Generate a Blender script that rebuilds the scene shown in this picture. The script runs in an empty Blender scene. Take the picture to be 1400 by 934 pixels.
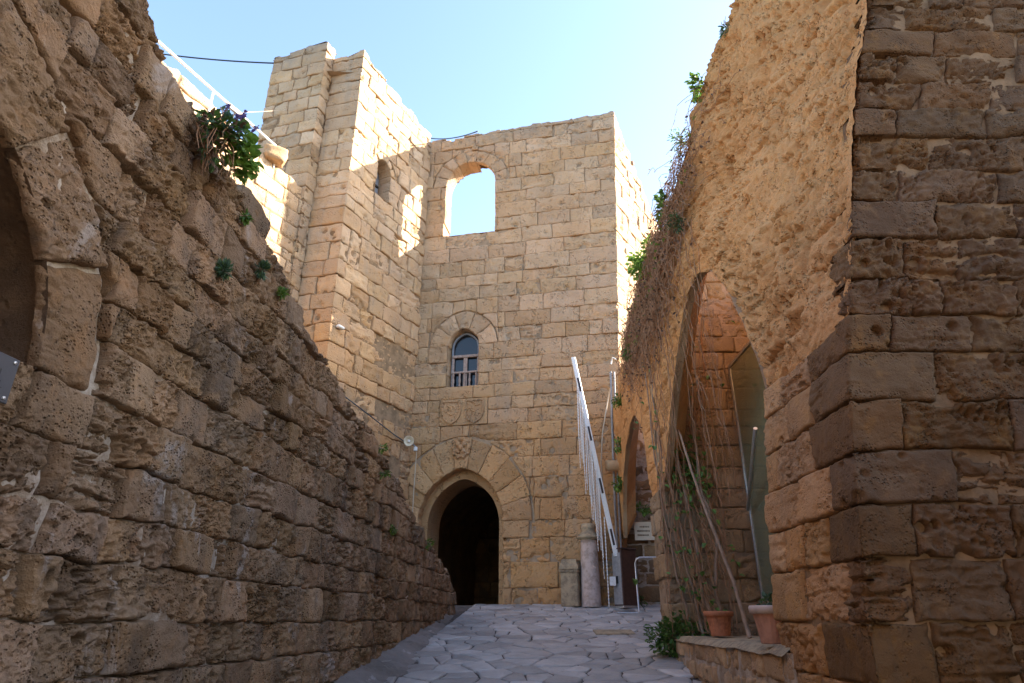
import bpy, math, random
import numpy as np
from mathutils import Vector, Matrix
from mathutils.geometry import tessellate_polygon

scene = bpy.context.scene
R = math.radians
# ------------------------------------------------------------------ camera
CAM = np.array([0.0, 0.0, 1.6])
cd = bpy.data.cameras.new('camera'); cam = bpy.data.objects.new('camera', cd)
scene.collection.objects.link(cam); scene.camera = cam
cd.sensor_width = 36.0; cd.lens = 883 / 1400 * 36.0; cd.clip_end = 2000; cd.clip_start = 0.05
cam.location = CAM; cam.rotation_euler = (R(90) + math.atan(383 / 883), 0, 0)
# ------------------------------------------------------------------ sky, sun, exposure
SUN_AZ = math.atan2(.963, .27); SUN_EL = R(27)
w = bpy.data.worlds.new('World'); scene.world = w; w.use_nodes = True
nt = w.node_tree; bg = nt.nodes['Background']
sky = nt.nodes.new('ShaderNodeTexSky'); sky.sky_type = 'NISHITA'; sky.sun_disc = False
sky.sun_elevation = SUN_EL; sky.sun_rotation = SUN_AZ; sky.dust_density = 1.0; sky.air_density = 1.0; sky.ozone_density = 1.0
nt.links.new(sky.outputs[0], bg.inputs[0]); bg.inputs[1].default_value = 0.115
sd = bpy.data.lights.new('sun', 'SUN'); sd.energy = 5.0; sd.angle = R(0.5); sd.color = (1.0, .89, .74)
sun = bpy.data.objects.new('sun', sd); scene.collection.objects.link(sun)
sdir = Vector((math.sin(SUN_AZ) * math.cos(SUN_EL), math.cos(SUN_AZ) * math.cos(SUN_EL), math.sin(SUN_EL)))
sun.rotation_euler = sdir.to_track_quat('Z', 'Y').to_euler(); sun.location = (30, 10, 30)
vs = scene.view_settings; vs.view_transform = 'Standard'; vs.look = 'None'; vs.gamma = 1; vs.use_curve_mapping = False
vs.exposure = 2.4
scene.cycles.max_bounces = 8; scene.cycles.diffuse_bounces = 6
try: scene.cycles.use_denoising = True
except Exception: pass

# ------------------------------------------------------------------ noise
def _h(ix, iy, iz, seed):
    n = (ix.astype(np.uint32) * np.uint32(374761393)) ^ (iy.astype(np.uint32) * np.uint32(668265263)) ^ (iz.astype(np.uint32) * np.uint32(2246822519))
    n = n + np.uint32((seed * 3266489917 + 1013904223) % 4294967296)
    n = (n ^ (n >> np.uint32(13))) * np.uint32(1274126177)
    n = (n ^ (n >> np.uint32(16))) * np.uint32(2654435769)
    return ((n ^ (n >> np.uint32(15))) & np.uint32(0xffff)).astype(np.float32) / 65535.0
def vnoise(P, seed=0):
    i = np.floor(P).astype(np.int64); f = (P - i).astype(np.float32); f = f * f * f * (f * (f * 6 - 15) + 10)
    r = 0
    for dx in (0, 1):
        wx = f[:, 0] if dx else 1 - f[:, 0]
        for dy in (0, 1):
            wy = f[:, 1] if dy else 1 - f[:, 1]
            for dz in (0, 1):
                wz = f[:, 2] if dz else 1 - f[:, 2]
                r = r + wx * wy * wz * _h(i[:, 0] + dx, i[:, 1] + dy, i[:, 2] + dz, seed)
    return r * 2 - 1
def fbm(P, octv=3, seed=0, gain=.5):
    a, r, tot = 1.0, 0, 0
    for k in range(octv):
        r = r + a * vnoise(P * (2.03 ** k) + 7.1 * k, seed + k); tot += a; a *= gain
    return r / tot
def worley(P, seed=0):
    i = np.floor(P).astype(np.int64); f = P - i
    best = np.full(len(P), 9.0, np.float32)
    for dx in (-1, 0, 1):
        for dy in (-1, 0, 1):
            for dz in (-1, 0, 1):
                c = i + np.array([dx, dy, dz])
                d = 0
                for k in range(3):
                    q = _h(c[:, 0], c[:, 1], c[:, 2], seed + 11 * k) + (dx, dy, dz)[k] - f[:, k]
                    d = d + q * q
                best = np.minimum(best, d.astype(np.float32))
    return np.sqrt(best)
def sst(a, b, x):
    t = np.clip((x - a) / (b - a), 0, 1); return t * t * (3 - 2 * t)

# ------------------------------------------------------------------ object helpers
COL = scene.collection
def tag(o, label=None, cat=None, group=None, kind=None):
    if label: o['label'] = label
    if cat: o['category'] = cat
    if group: o['group'] = group
    if kind: o['kind'] = kind
    return o
def thing(name, loc, label=None, cat=None, group=None, kind=None):
    o = bpy.data.objects.new(name, None); COL.objects.link(o); o.location = loc; o.empty_display_size = .2
    return tag(o, label, cat, group, kind)
def wloc(o):
    v = Vector((0, 0, 0))
    while o: v = v + o.location; o = o.parent
    return v
def link(name, me, mat, parent=None, kind=None, label=None):
    """mesh given in world coordinates"""
    o = bpy.data.objects.new(name, me); COL.objects.link(o)
    if mat and not me.materials: me.materials.append(mat)
    if parent is not None:
        o.parent = parent; o.location = -wloc(parent)
    if kind: o['kind'] = kind
    if label: o['label'] = label
    return o
def npmesh(name, V, faces, smooth=True):
    """faces: list of int arrays (M,k)"""
    me = bpy.data.meshes.new(name)
    V = np.asarray(V, np.float32); me.vertices.add(len(V)); me.vertices.foreach_set('co', V.ravel())
    li = np.concatenate([np.asarray(f, np.int32).ravel() for f in faces])
    tot = np.concatenate([np.full(len(f), np.asarray(f).shape[1], np.int32) for f in faces])
    st = np.concatenate([[0], np.cumsum(tot)[:-1]]).astype(np.int32)
    me.loops.add(len(li)); me.loops.foreach_set('vertex_index', li)
    me.polygons.add(len(tot)); me.polygons.foreach_set('loop_start', st); me.polygons.foreach_set('loop_total', tot)
    me.polygons.foreach_set('use_smooth', np.full(len(tot), smooth, bool))
    me.update(calc_edges=True); me.validate()
    return me
class MB:
    """collects simple shapes in world coordinates"""
    def __init__(s): s.v = []; s.f = []
    def add(s, V, F):
        b = len(s.v); s.v += [tuple(float(c) for c in x) for x in V]; s.f += [tuple(i + b for i in f) for f in F]; return s
    def box(s, c, size, rot=None, bevel=0.0):
        x, y, z = (k / 2 for k in size); b = min(bevel, x * .9, y * .9, z * .9)
        M = rot if rot is not None else Matrix.Identity(3)
        if b <= 0:
            V = [(i, j, k) for i in (-x, x) for j in (-y, y) for k in (-z, z)]
            F = [(0, 1, 3, 2), (4, 6, 7, 5), (0, 4, 5, 1), (2, 3, 7, 6), (0, 2, 6, 4), (1, 5, 7, 3)]
        else:
            V = []; idx = {}
            for sx in (-1, 1):
                for sy in (-1, 1):
                    for sz in (-1, 1):
                        for ax in range(3):
                            p = [sx * (x - b), sy * (y - b), sz * (z - b)]; p[ax] = (sx * x, sy * y, sz * z)[ax]
                            idx[(sx, sy, sz, ax)] = len(V); V.append(tuple(p))
            F = []
            for ax in range(3):
                o1, o2 = [k for k in range(3) if k != ax]
                for sg in (-1, 1):
                    q = []
                    for (a, c_) in ((-1, -1), (1, -1), (1, 1), (-1, 1)):
                        k = [0, 0, 0]; k[ax] = sg; k[o1] = a; k[o2] = c_; q.append(idx[(*k, ax)])
                    F.append(tuple(q))
                for a in (-1, 1):
                    for c_ in (-1, 1):
                        q = []
                        for (e, ax2) in ((-1, o1), (1, o1), (1, o2), (-1, o2)):
                            k = [0, 0, 0]; k[ax] = e; k[o1] = a; k[o2] = c_; q.append(idx[(*k, ax2)])
                        F.append(tuple(q))
            for sx in (-1, 1):
                for sy in (-1, 1):
                    for sz in (-1, 1): F.append(tuple(idx[(sx, sy, sz, ax)] for ax in range(3)))
        c = Vector(c)
        return s.add([c + M @ Vector(p) for p in V], F)
    def tube(s, pts, rad, n=6, cap=True):
        pts = [Vector(p) for p in pts]; m = len(pts)
        rad = rad if hasattr(rad, '__len__') else [rad] * m
        V = []; F = []; up = Vector((.31, .17, .93))
        for i, p in enumerate(pts):
            d = (pts[min(i + 1, m - 1)] - pts[max(i - 1, 0)]).normalized()
            a = d.cross(up)
            if a.length < .05: a = d.cross(Vector((1, 0, 0)))
            a.normalize(); b_ = d.cross(a)
            for k in range(n):
                t = 2 * math.pi * k / n; V.append(p + (a * math.cos(t) + b_ * math.sin(t)) * rad[i])
        for i in range(m - 1):
            for k in range(n): F.append((i * n + k, i * n + (k + 1) % n, (i + 1) * n + (k + 1) % n, (i + 1) * n + k))
        if cap: F.append(tuple(range(n))); F.append(tuple((m - 1) * n + k for k in range(n)))
        return s.add(V, F)
    def lathe(s, c, prof, n=24, rough=0.0, seed=1):
        rg = random.Random(seed); V = []; F = []; c = Vector(c)
        for (r, z) in prof:
            for k in range(n):
                t = 2 * math.pi * k / n; rr = r * (1 + rg.uniform(-rough, rough)); V.append(c + Vector((rr * math.cos(t), rr * math.sin(t), z)))
        m = len(prof)
        for i in range(m - 1):
            for k in range(n): F.append((i * n + k, i * n + (k + 1) % n, (i + 1) * n + (k + 1) % n, (i + 1) * n + k))
        F.append(tuple(range(n))); F.append(tuple((m - 1) * n + k for k in range(n)))
        return s.add(V, F)
    def build(s, name, mat, parent=None, smooth=False, kind=None, label=None):
        me = bpy.data.meshes.new(name); me.from_pydata(s.v, [], s.f); me.update()
        if smooth: me.polygons.foreach_set('use_smooth', np.ones(len(me.polygons), bool))
        return link(name, me, mat, parent, kind, label)

# ------------------------------------------------------------------ materials
def nodes(name):
    m = bpy.data.materials.new(name); m.use_nodes = True; t = m.node_tree
    return m, t, t.nodes['Principled BSDF']
def N(t, typ, **kw):
    n = t.nodes.new(typ)
    for k, v in kw.items():
        if k in n.inputs.keys(): n.inputs[k].default_value = v
        else: setattr(n, k, v)
    return n
def mixc(t, fac, a, b, mode='MIX'):
    n = t.nodes.new('ShaderNodeMix'); n.data_type = 'RGBA'; n.blend_type = mode
    for sock, val in ((n.inputs[0], fac), (n.inputs[6], a), (n.inputs[7], b)):
        if hasattr(val, 'is_output') or isinstance(val, bpy.types.NodeSocket): t.links.new(val, sock)
        else: sock.default_value = val if not isinstance(val, tuple) else (*val, 1)
    return n.outputs[2]
def ramp(t, src, lo, hi):
    n = t.nodes.new('ShaderNodeMapRange'); n.clamp = True; n.interpolation_type = 'SMOOTHSTEP'
    t.links.new(src, n.inputs[0]); n.inputs[1].default_value = lo; n.inputs[2].default_value = hi
    return n.outputs[0]
def math_(t, op, a, b=None):
    n = t.nodes.new('ShaderNodeMath'); n.operation = op
    for sk, v in zip(n.inputs, (a, b)):
        if v is None: continue
        if isinstance(v, bpy.types.NodeSocket): t.links.new(v, sk)
        else: sk.default_value = v
    return n.outputs[0]
def noise(t, pos, sc, det=3, rough=.55, dist=0):
    n = t.nodes.new('ShaderNodeTexNoise'); n.inputs['Scale'].default_value = sc; n.inputs['Detail'].default_value = det
    n.inputs['Roughness'].default_value = rough; n.inputs['Distortion'].default_value = dist
    t.links.new(pos, n.inputs['Vector']); return n.outputs[0]
def scaled(t, pos, sx, sy, sz):
    n = t.nodes.new('ShaderNodeVectorMath'); n.operation = 'MULTIPLY'; t.links.new(pos, n.inputs[0]); n.inputs[1].default_value = (sx, sy, sz)
    return n.outputs[0]
def voro(t, pos, sc, feat='F1'):
    n = t.nodes.new('ShaderNodeTexVoronoi'); n.feature = feat; n.inputs['Scale'].default_value = sc
    t.links.new(pos, n.inputs['Vector']); return n.outputs[0]
def stone_mat(name, a, b, c, grey=None, grey_z=None, grey_amt=.35, rnd=.35, bump=.012, fine=45, low=None, white=None, white_amt=0, pit=.5):
    """a,b: stone body; c: fresh orange; grey: weather crust (more above grey_z)"""
    m, t, p = nodes(name)
    pos = N(t, 'ShaderNodeNewGeometry').outputs['Position']
    oi = N(t, 'ShaderNodeObjectInfo').outputs['Random']
    n1 = noise(t, pos, 1.3, 4, .6); n2 = noise(t, pos, 6.5, 4, .65, .4); n3 = noise(t, pos, 28, 3, .6)
    col = mixc(t, ramp(t, n1, .32, .68), a, b)
    col = mixc(t, math_(t, 'MULTIPLY', ramp(t, n2, .5, .72), .65), col, c)
    # each block its own shade
    o3 = math_(t, 'SUBTRACT', math_(t, 'MULTIPLY', oi, 2.0), 1.0); o3 = math_(t, 'ADD', math_(t, 'MULTIPLY', math_(t, 'MULTIPLY', math_(t, 'MULTIPLY', o3, o3), o3), .75), math_(t, 'MULTIPLY', o3, .35))
    v = math_(t, 'ADD', math_(t, 'MULTIPLY', o3, rnd * .8), 1.0)
    hv = N(t, 'ShaderNodeHueSaturation'); t.links.new(v, hv.inputs['Value']); t.links.new(col, hv.inputs['Color'])
    t.links.new(math_(t, 'ADD', math_(t, 'MULTIPLY', math_(t, 'FRACT', math_(t, 'MULTIPLY', oi, 37.3)), .16), .92), hv.inputs['Saturation'])
    t.links.new(math_(t, 'ADD', math_(t, 'MULTIPLY', math_(t, 'FRACT', math_(t, 'MULTIPLY', oi, 91.7)), .006), .494), hv.inputs['Hue'])
    col = hv.outputs[0]
    col = mixc(t, math_(t, 'MULTIPLY', ramp(t, n3, .55, .8), .35), col, tuple(k * .6 for k in a))
    if low:
        sl_ = N(t, 'ShaderNodeSeparateXYZ'); t.links.new(pos, sl_.inputs[0])
        zz = math_(t, 'ADD', sl_.outputs[2], math_(t, 'MULTIPLY', math_(t, 'SUBTRACT', n1, .5), 5.0))
        lf_ = math_(t, 'SUBTRACT', 1.0, ramp(t, zz, low[1], low[2]))
        col = mixc(t, lf_, col, low[0], 'MULTIPLY')
    if grey:
        g = noise(t, scaled(t, pos, 1, 1, .55), 2.1, 5, .68, .6)
        gm = math_(t, 'MULTIPLY', ramp(t, g, .5, .66), grey_amt)
        if grey_z:
            sep = N(t, 'ShaderNodeSeparateXYZ'); t.links.new(pos, sep.inputs[0])
            hz = ramp(t, math_(t, 'ADD', sep.outputs[2], math_(t, 'MULTIPLY', math_(t, 'SUBTRACT', g, .5), 4.0)), *grey_z)
            gm = math_(t, 'MAXIMUM', gm, math_(t, 'MULTIPLY', hz, .8))
        col = mixc(t, gm, col, grey)
        sk = noise(t, scaled(t, pos, 3.2, 3.2, .28), 1.0, 4, .6, .3)
        col = mixc(t, math_(t, 'MULTIPLY', ramp(t, sk, .56, .72), .35), col, tuple(k * 1.15 for k in grey))
        spk = math_(t, 'MULTIPLY', ramp(t, noise(t, pos, 14, 4, .7), .62, .7), grey_amt)
        col = mixc(t, spk, col, tuple(k * .55 for k in grey))
    if white:
        wn = noise(t, scaled(t, pos, 1, 1, .5), 2.6, 5, .7, .8)
        col = mixc(t, math_(t, 'MULTIPLY', ramp(t, wn, .60, .68), white_amt), col, white)
    t.links.new(col, p.inputs['Base Color']); p.inputs['Roughness'].default_value = .93
    p.inputs['Specular IOR Level'].default_value = .2
    h = math_(t, 'ADD', math_(t, 'MULTIPLY', noise(t, pos, fine, 7, .78), .8), math_(t, 'MULTIPLY', noise(t, pos, fine * .3, 4, .65), .8))
    pv = voro(t, pos, fine * 1.1)
    pm = math_(t, 'MULTIPLY', ramp(t, noise(t, pos, 5, 2), .42, .62), pit)
    h = math_(t, 'SUBTRACT', h, math_(t, 'MULTIPLY', math_(t, 'SUBTRACT', 1.0, ramp(t, pv, .1, .45)), pm))
    bp = N(t, 'ShaderNodeBump'); bp.inputs['Distance'].default_value = bump; bp.inputs['Strength'].default_value = 1
    t.links.new(h, bp.inputs['Height']); t.links.new(bp.outputs[0], p.inputs['Normal'])
    return m
def plain(name, col, rough=.6, metal=0, var=.0, sc=20, bump=0, bsc=60, col2=None, spec=.5):
    m, t, p = nodes(name)
    p.inputs['Roughness'].default_value = rough; p.inputs['Metallic'].default_value = metal; p.inputs['Specular IOR Level'].default_value = spec
    if var > 0 or col2:
        pos = N(t, 'ShaderNodeNewGeometry').outputs['Position']
        c = mixc(t, ramp(t, noise(t, pos, sc, 4, .65), .38, .66), col, col2 or tuple(k * (1 - var) for k in col))
        t.links.new(c, p.inputs['Base Color'])
    else: p.inputs['Base Color'].default_value = (*col, 1)
    if bump:
        pos = N(t, 'ShaderNodeNewGeometry').outputs['Position']
        bp = N(t, 'ShaderNodeBump'); bp.inputs['Distance'].default_value = bump
        t.links.new(noise(t, pos, bsc, 4, .65), bp.inputs['Height']); t.links.new(bp.outputs[0], p.inputs['Normal'])
    return m
def leaf_mat(name, a, b, trans=.25):
    m, t, p = nodes(name)
    pos = N(t, 'ShaderNodeNewGeometry').outputs['Position']
    c = mixc(t, ramp(t, noise(t, pos, 18, 2), .35, .65), a, b)
    t.links.new(c, p.inputs['Base Color']); p.inputs['Roughness'].default_value = .55
    tr = N(t, 'ShaderNodeBsdfTranslucent'); t.links.new(c, tr.inputs[0])
    mx = N(t, 'ShaderNodeMixShader'); mx.inputs[0].default_value = trans
    t.links.new(p.outputs[0], mx.inputs[1]); t.links.new(tr.outputs[0], mx.inputs[2])
    t.links.new(mx.outputs[0], t.nodes['Material Output'].inputs[0])
    return m

M = {}
M['gate'] = stone_mat('gatehouse_stone', (.535, .376, .24), (.465, .315, .188), (.52, .325, .152), low=((.97, .84, .66), 4.5, 9.0), grey=(.29, .235, .185), grey_z=(14.2, 16.2), grey_amt=.20, rnd=.20, bump=.04, fine=18, pit=1.0)
M['tower'] = stone_mat('tower_stone', (.525, .377, .243), (.455, .315, .19), (.52, .325, .152), low=((.97, .84, .68), 6.0, 11.0), grey=(.27, .23, .19), grey_z=(14.6, 17.0), grey_amt=.28, rnd=.26, bump=.03, fine=16, pit=.7)
M['ramp'] = stone_mat('ramp_wall_stone', (.355, .235, .14), (.26, .168, .096), (.38, .222, .108), grey=(.10, .08, .068), grey_z=(4.6, 6.0), grey_amt=.55, rnd=.36, bump=.022, fine=42, white=(.55, .50, .47), white_amt=.42, pit=1.2)
M['pillar'] = stone_mat('shade_dark_pillar_stone', (.19, .115, .061), (.138, .08, .041), (.26, .142, .054), grey=(.085, .058, .04), grey_amt=.35, rnd=.24, bump=.016, fine=42, pit=1.0)  # brown lowered so the front face's shade sits in the colour
M['quoin'] = stone_mat('lit_side_quoin_stone', (.47, .28, .135), (.38, .215, .098), (.50, .275, .095), grey=(.22, .16, .11), grey_amt=.3, rnd=.26, bump=.016, fine=42, pit=1.0)  # golden tone carries the warm light of the pier's side face
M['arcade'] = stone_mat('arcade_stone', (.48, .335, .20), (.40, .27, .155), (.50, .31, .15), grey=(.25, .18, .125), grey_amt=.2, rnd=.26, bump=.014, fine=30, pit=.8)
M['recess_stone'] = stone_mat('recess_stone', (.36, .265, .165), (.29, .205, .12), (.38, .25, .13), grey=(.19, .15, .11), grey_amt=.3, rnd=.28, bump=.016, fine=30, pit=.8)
M['rubble'] = stone_mat('rubble_stone', (.64, .345, .12), (.54, .27, .078), (.66, .335, .085), grey=(.38, .20, .08), grey_amt=.25, rnd=.05, bump=.024, fine=30, pit=1.0)
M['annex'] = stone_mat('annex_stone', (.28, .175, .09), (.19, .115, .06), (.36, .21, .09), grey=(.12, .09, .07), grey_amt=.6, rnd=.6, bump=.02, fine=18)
M['recess_shade'] = stone_mat('shade_dark_stone', (.19, .13, .09), (.12, .085, .06), (.2, .14, .09), grey=(.08, .065, .055), grey_amt=.5, rnd=.4, bump=.03, fine=16)  # dark tone paints the deep shade inside the ramp wall recess
M['mortar_pale'] = plain('pale_mortar', (.47, .40, .335), .95, 0, .5, 5, .014, 35, col2=(.27, .19, .125), spec=.1)
M['mortar_tan'] = plain('tan_mortar', (.30, .20, .12), .95, 0, .35, 6, .01, 25, spec=.1)
M['mortar_grey'] = plain('grey_mortar', (.37, .275, .19), .95, 0, .35, 5, .01, 25, spec=.1)
M['white_metal'] = plain('white_painted_metal', (.78, .78, .78), .4, 0, .12, 30)
M['steel'] = plain('galvanised_steel', (.55, .55, .56), .35, .8, .2, 25)
M['brown_metal'] = plain('brown_painted_metal', (.075, .035, .025), .45, 0, .3, 14)
M['grey_metal'] = plain('grey_painted_metal', (.28, .29, .31), .45, 0, .2, 14)
M['black'] = plain('black_plastic', (.02, .02, .02), .5)
M['black_stripe'] = plain('dark_red_brown_stripe', (.035, .02, .02), .5)
M['marble'] = plain('pinkish_marble', (.56, .45, .41), .75, 0, .3, 7, .012, 24, col2=(.36, .28, .24), spec=.2)
M['pedestal'] = plain('old_limestone', (.42, .33, .22), .9, 0, .3, 8, .016, 28, col2=(.24, .19, .135), spec=.15)
M['terracotta'] = plain('terracotta', (.48, .19, .10), .8, 0, .35, 14, .002, 60, spec=.25)
M['terracotta_pale'] = plain('dusty_terracotta', (.46, .24, .17), .8, 0, .25, 9, .002, 60, spec=.25)
M['pot_rim'] = plain('pale_pot_rim', (.52, .42, .38), .8, 0, .2, 9, spec=.2)
M['soil'] = plain('potting_soil', (.05, .035, .025), .95, 0, .4, 40, .01, 50)
M['wood'] = plain('pale_weathered_wood', (.42, .33, .29), .7, 0, .3, 18, col2=(.30, .22, .19), spec=.2)
M['blue_wood'] = plain('grey_blue_paint', (.26, .28, .33), .6, 0, .3, 18)
M['dark_glass'] = plain('dark_window_glass', (.012, .013, .016), .12)
M['cable'] = plain('black_cable', (.03, .05, .07), .6)
M['cream_cable'] = plain('cream_cable', (.50, .42, .32), .6)
M['leaf'] = leaf_mat('leaf_green', (.13, .25, .045), (.075, .16, .035))
M['leaf_bright'] = leaf_mat('leaf_bright_green', (.20, .32, .045), (.12, .23, .035), .35)
M['leaf_dark'] = leaf_mat('leaf_dark_green', (.075, .15, .04), (.11, .19, .06))
M['leaf_blue'] = leaf_mat('leaf_blue_green', (.12, .21, .14), (.07, .145, .095))
M['flower'] = leaf_mat('flower_purple', (.12, .10, .30), (.20, .13, .30))
M['dry'] = plain('dry_vine_stem', (.28, .155, .09), .9, 0, .3, 10, col2=(.38, .24, .15), spec=.1)
M['bark'] = plain('pale_bare_stem', (.33, .24, .18), .85, 0, .3, 14, col2=(.24, .17, .12), spec=.15)
M['dead'] = plain('dead_leaf', (.16, .10, .07), .9, 0, .4, 14)
M['flag'] = None
def flag_material():
    m, t, p = nodes('worn_flagstone')
    pos = N(t, 'ShaderNodeNewGeometry').outputs['Position']; oi = N(t, 'ShaderNodeObjectInfo').outputs['Random']
    col = mixc(t, ramp(t, noise(t, pos, 2.2, 4, .6), .35, .65), (.46, .44, .43), (.36, .34, .335))
    col = mixc(t, math_(t, 'MULTIPLY', ramp(t, noise(t, pos, 9, 4, .7), .5, .7), .5), col, (.30, .27, .26))
    hv = N(t, 'ShaderNodeHueSaturation'); t.links.new(col, hv.inputs['Color'])
    t.links.new(math_(t, 'ADD', math_(t, 'MULTIPLY', oi, .50), .72), hv.inputs['Value'])
    t.links.new(hv.outputs[0], p.inputs['Base Color'])
    t.links.new(math_(t, 'ADD', math_(t, 'MULTIPLY', noise(t, pos, 4, 3), .3), .33), p.inputs['Roughness'])
    bp = N(t, 'ShaderNodeBump'); bp.inputs['Distance'].default_value = .012
    h = math_(t, 'ADD', noise(t, pos, 30, 4, .6), math_(t, 'MULTIPLY', noise(t, pos, 5, 3), 1.5))
    t.links.new(h, bp.inputs['Height']); t.links.new(bp.outputs[0], p.inputs['Normal'])
    return m
M['flag'] = flag_material()
M['court'] = plain('dusty_pale_ground', (.14, .115, .09), .95, 0, .3, 1.5, .01, 20, spec=.1)
M['joint'] = plain('dirt_joint', (.15, .13, .12), .95, 0, .5, 7, .01, 40, spec=.1)
def glass_material():
    m, t, p = nodes('green_tinted_glass')
    p.inputs['Base Color'].default_value = (.62, .72, .60, 1); p.inputs['Roughness'].default_value = .05
    p.inputs['Transmission Weight'].default_value = .6; p.inputs['IOR'].default_value = 1.45; p.inputs['Base Color'].default_value = (.36, .37, .24, 1)
    return m
M['glass'] = glass_material()

# ------------------------------------------------------------------ masonry
class Frame:
    def __init__(s, pts, off=None):
        s.p = np.array(pts, float); d = np.diff(s.p, axis=0); L = np.hypot(d[:, 0], d[:, 1])
        s.t = d / L[:, None]; s.n = np.stack([s.t[:, 1], -s.t[:, 0]], 1); s.c = np.concatenate([[0], np.cumsum(L)]); s.off = off
        s.corners = list(s.c[1:-1])
    def world(s, S, Z, D):
        S = np.asarray(S, float); Z = np.asarray(Z, float) + 0 * S; D = np.asarray(D, float) + 0 * S
        k = np.clip(np.searchsorted(s.c, S, 'right') - 1, 0, len(s.t) - 1)
        n = s.n[k].copy()
        for j, c in enumerate(s.corners):
            m = np.abs(S - c) < 2e-3
            if m.any():
                a, b = s.n[j], s.n[j + 1]; n[m] = (a + b) / (1 + a @ b)
        xy = s.p[k] + s.t[k] * (S - s.c[k])[..., None] + n * D[..., None]
        if s.off is not None: xy = xy + s.off(xy, S, Z)
        return np.concatenate([xy, Z[..., None]], -1)
    def pt(s, S, Z, D=0): return Vector(s.world(np.array([S]), np.array([Z]), np.array([D]))[0])

def layout(s0, s1, z0, z1, ch, ln, rg, breaks=(), corners=(), first=None):
    """courses of blocks; ch=(min,max) course height, ln=(min,max) block length"""
    zs = [z0]; bl = sorted([b for b in breaks if z0 < b < z1]) + [z1]
    for b in bl:
        gap = b - zs[-1]; n = max(1, round(gap / ((ch[0] + ch[1]) / 2))); hs = [rg.uniform(*ch) for _ in range(n)]; k = gap / sum(hs); z = zs[-1]
        for h in hs: z += h * k; zs.append(z)
    cells = []
    for i in range(len(zs) - 1):
        a = s0 - rg.uniform(0, ln[0] * .8) if first is None else s0
        first_ = True
        while a < s1 - 1e-6:
            b = a + rg.uniform(*ln) * (1.0 if rg.random() > .18 else .55)
            for c in corners:
                if abs(b - c) < ln[0] * .7: b = c + ln[0] * (rg.uniform(.75, 1.1) if i % 2 else rg.uniform(1.3, 1.8))
            if s1 - b < ln[0] * .4: b = s1
            aa = max(a, s0)
            if b - aa > .03: cells.append((aa, min(b, s1), zs[i], zs[i + 1]))
            a = b
    return cells
def patches(cells, top=None, bot=None, excl=(), gap=.012):
    out = []
    for (a0, a1, b0, b1) in cells:
        cuts = [a0, a1]; act = []
        for e in excl:
            if b1 <= e['sill'] + 1e-6 or a1 <= e['sL'] or a0 >= e['sR']: continue
            q = np.linspace(max(a0, e['sL']) + 1e-4, min(a1, e['sR']) - 1e-4, 24)
            if (e['ext'](q) > b0 + .01).any():
                act.append(e); cuts += [x for x in (e['sL'], e['sR']) if a0 < x < a1]
                mid = (e['sL'] + e['sR']) / 2
                if a0 < mid < a1 and e.get('split', True): cuts.append(mid)
        cuts = sorted(cuts)
        for x0, x1 in zip(cuts[:-1], cuts[1:]):
            if x1 - x0 < .05: continue
            def zb(S, b0=b0, act=tuple(act), x0=x0, x1=x1):
                r = np.full_like(S, b0) if bot is None else np.maximum(b0, bot(S))
                for e in act:
                    if x0 >= e['sL'] - 1e-6 and x1 <= e['sR'] + 1e-6: r = np.maximum(r, e['ext'](np.clip(S, e['sL'] + 1e-4, e['sR'] - 1e-4)))
                return r
            def zt(S, b1=b1): return np.full_like(S, b1) if top is None else np.minimum(b1, top(S))
            q = np.linspace(x0, x1, 80); ok = (zt(q) - zb(q)) > .045
            if not ok.any(): continue
            i = 0; runs = []
            while i < 80:
                if ok[i]:
                    j = i
                    while j + 1 < 80 and ok[j + 1]: j += 1
                    runs.append((i, j)); i = j + 1
                else: i += 1
            for (i, j) in runs:
                if q[j] - q[i] < .05: continue
                istop = bool(top is not None and (zt(q[i:j + 1]) < b1 - 1e-3).any())
                out.append(dict(a=q[i] + gap / 2, b=q[j] - gap / 2, zb=zb, zt=zt, gap=gap, touch=bool(act), top=istop or (top is not None and b1 > top(np.array([(q[i]+q[j])/2]))[0] - .02)))
    return out
def edged(a, b, n, e):
    e = min(e, (b - a) * .12); return np.concatenate([[a, a + e], np.linspace(a, b, n)[1:-1], [b - e, b]]) if (b - a) / n > 1.3 * e else np.linspace(a, b, n)
def grid_from(p, frame, lod):
    mid = np.array([(p['a'] + p['b']) / 2]); zc = (p['zb'](mid) + p['zt'](mid)) / 2
    dist = np.linalg.norm(frame.world(mid, zc, 0)[0] - CAM); sp = max(lod * dist, .006)
    W = p['b'] - p['a']; nx = int(np.clip(W / sp, 4, 90)) + 1
    S = edged(p['a'], p['b'], nx, .011)
    for c in frame.corners:
        if p['a'] + .01 < c < p['b'] - .01:
            S = np.sort(np.concatenate([S[np.abs(S - c) > sp * .6], [c, c - sp * .5, c + sp * .5]]))
    nx = len(S); b = p['zb'](S) + p['gap'] / 2; t = p['zt'](S) - p['gap'] / 2; t = np.maximum(t, b + .012)
    nz = int(np.clip((t - b).max() / sp, 4, 80)) + 1
    v = edged(0, 1, nz, min(.011 / max((t - b).max(), .05), .12))[:, None]; nz = len(v)
    SS = np.repeat(S[None], nz, 0); ZZ = b[None] * (1 - v) + t[None] * v
    H = (t - b)[None]
    de = np.minimum(np.minimum(SS - S[0], S[-1] - SS), np.minimum(v * H, (1 - v) * H))
    return SS, ZZ, de, sp
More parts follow.
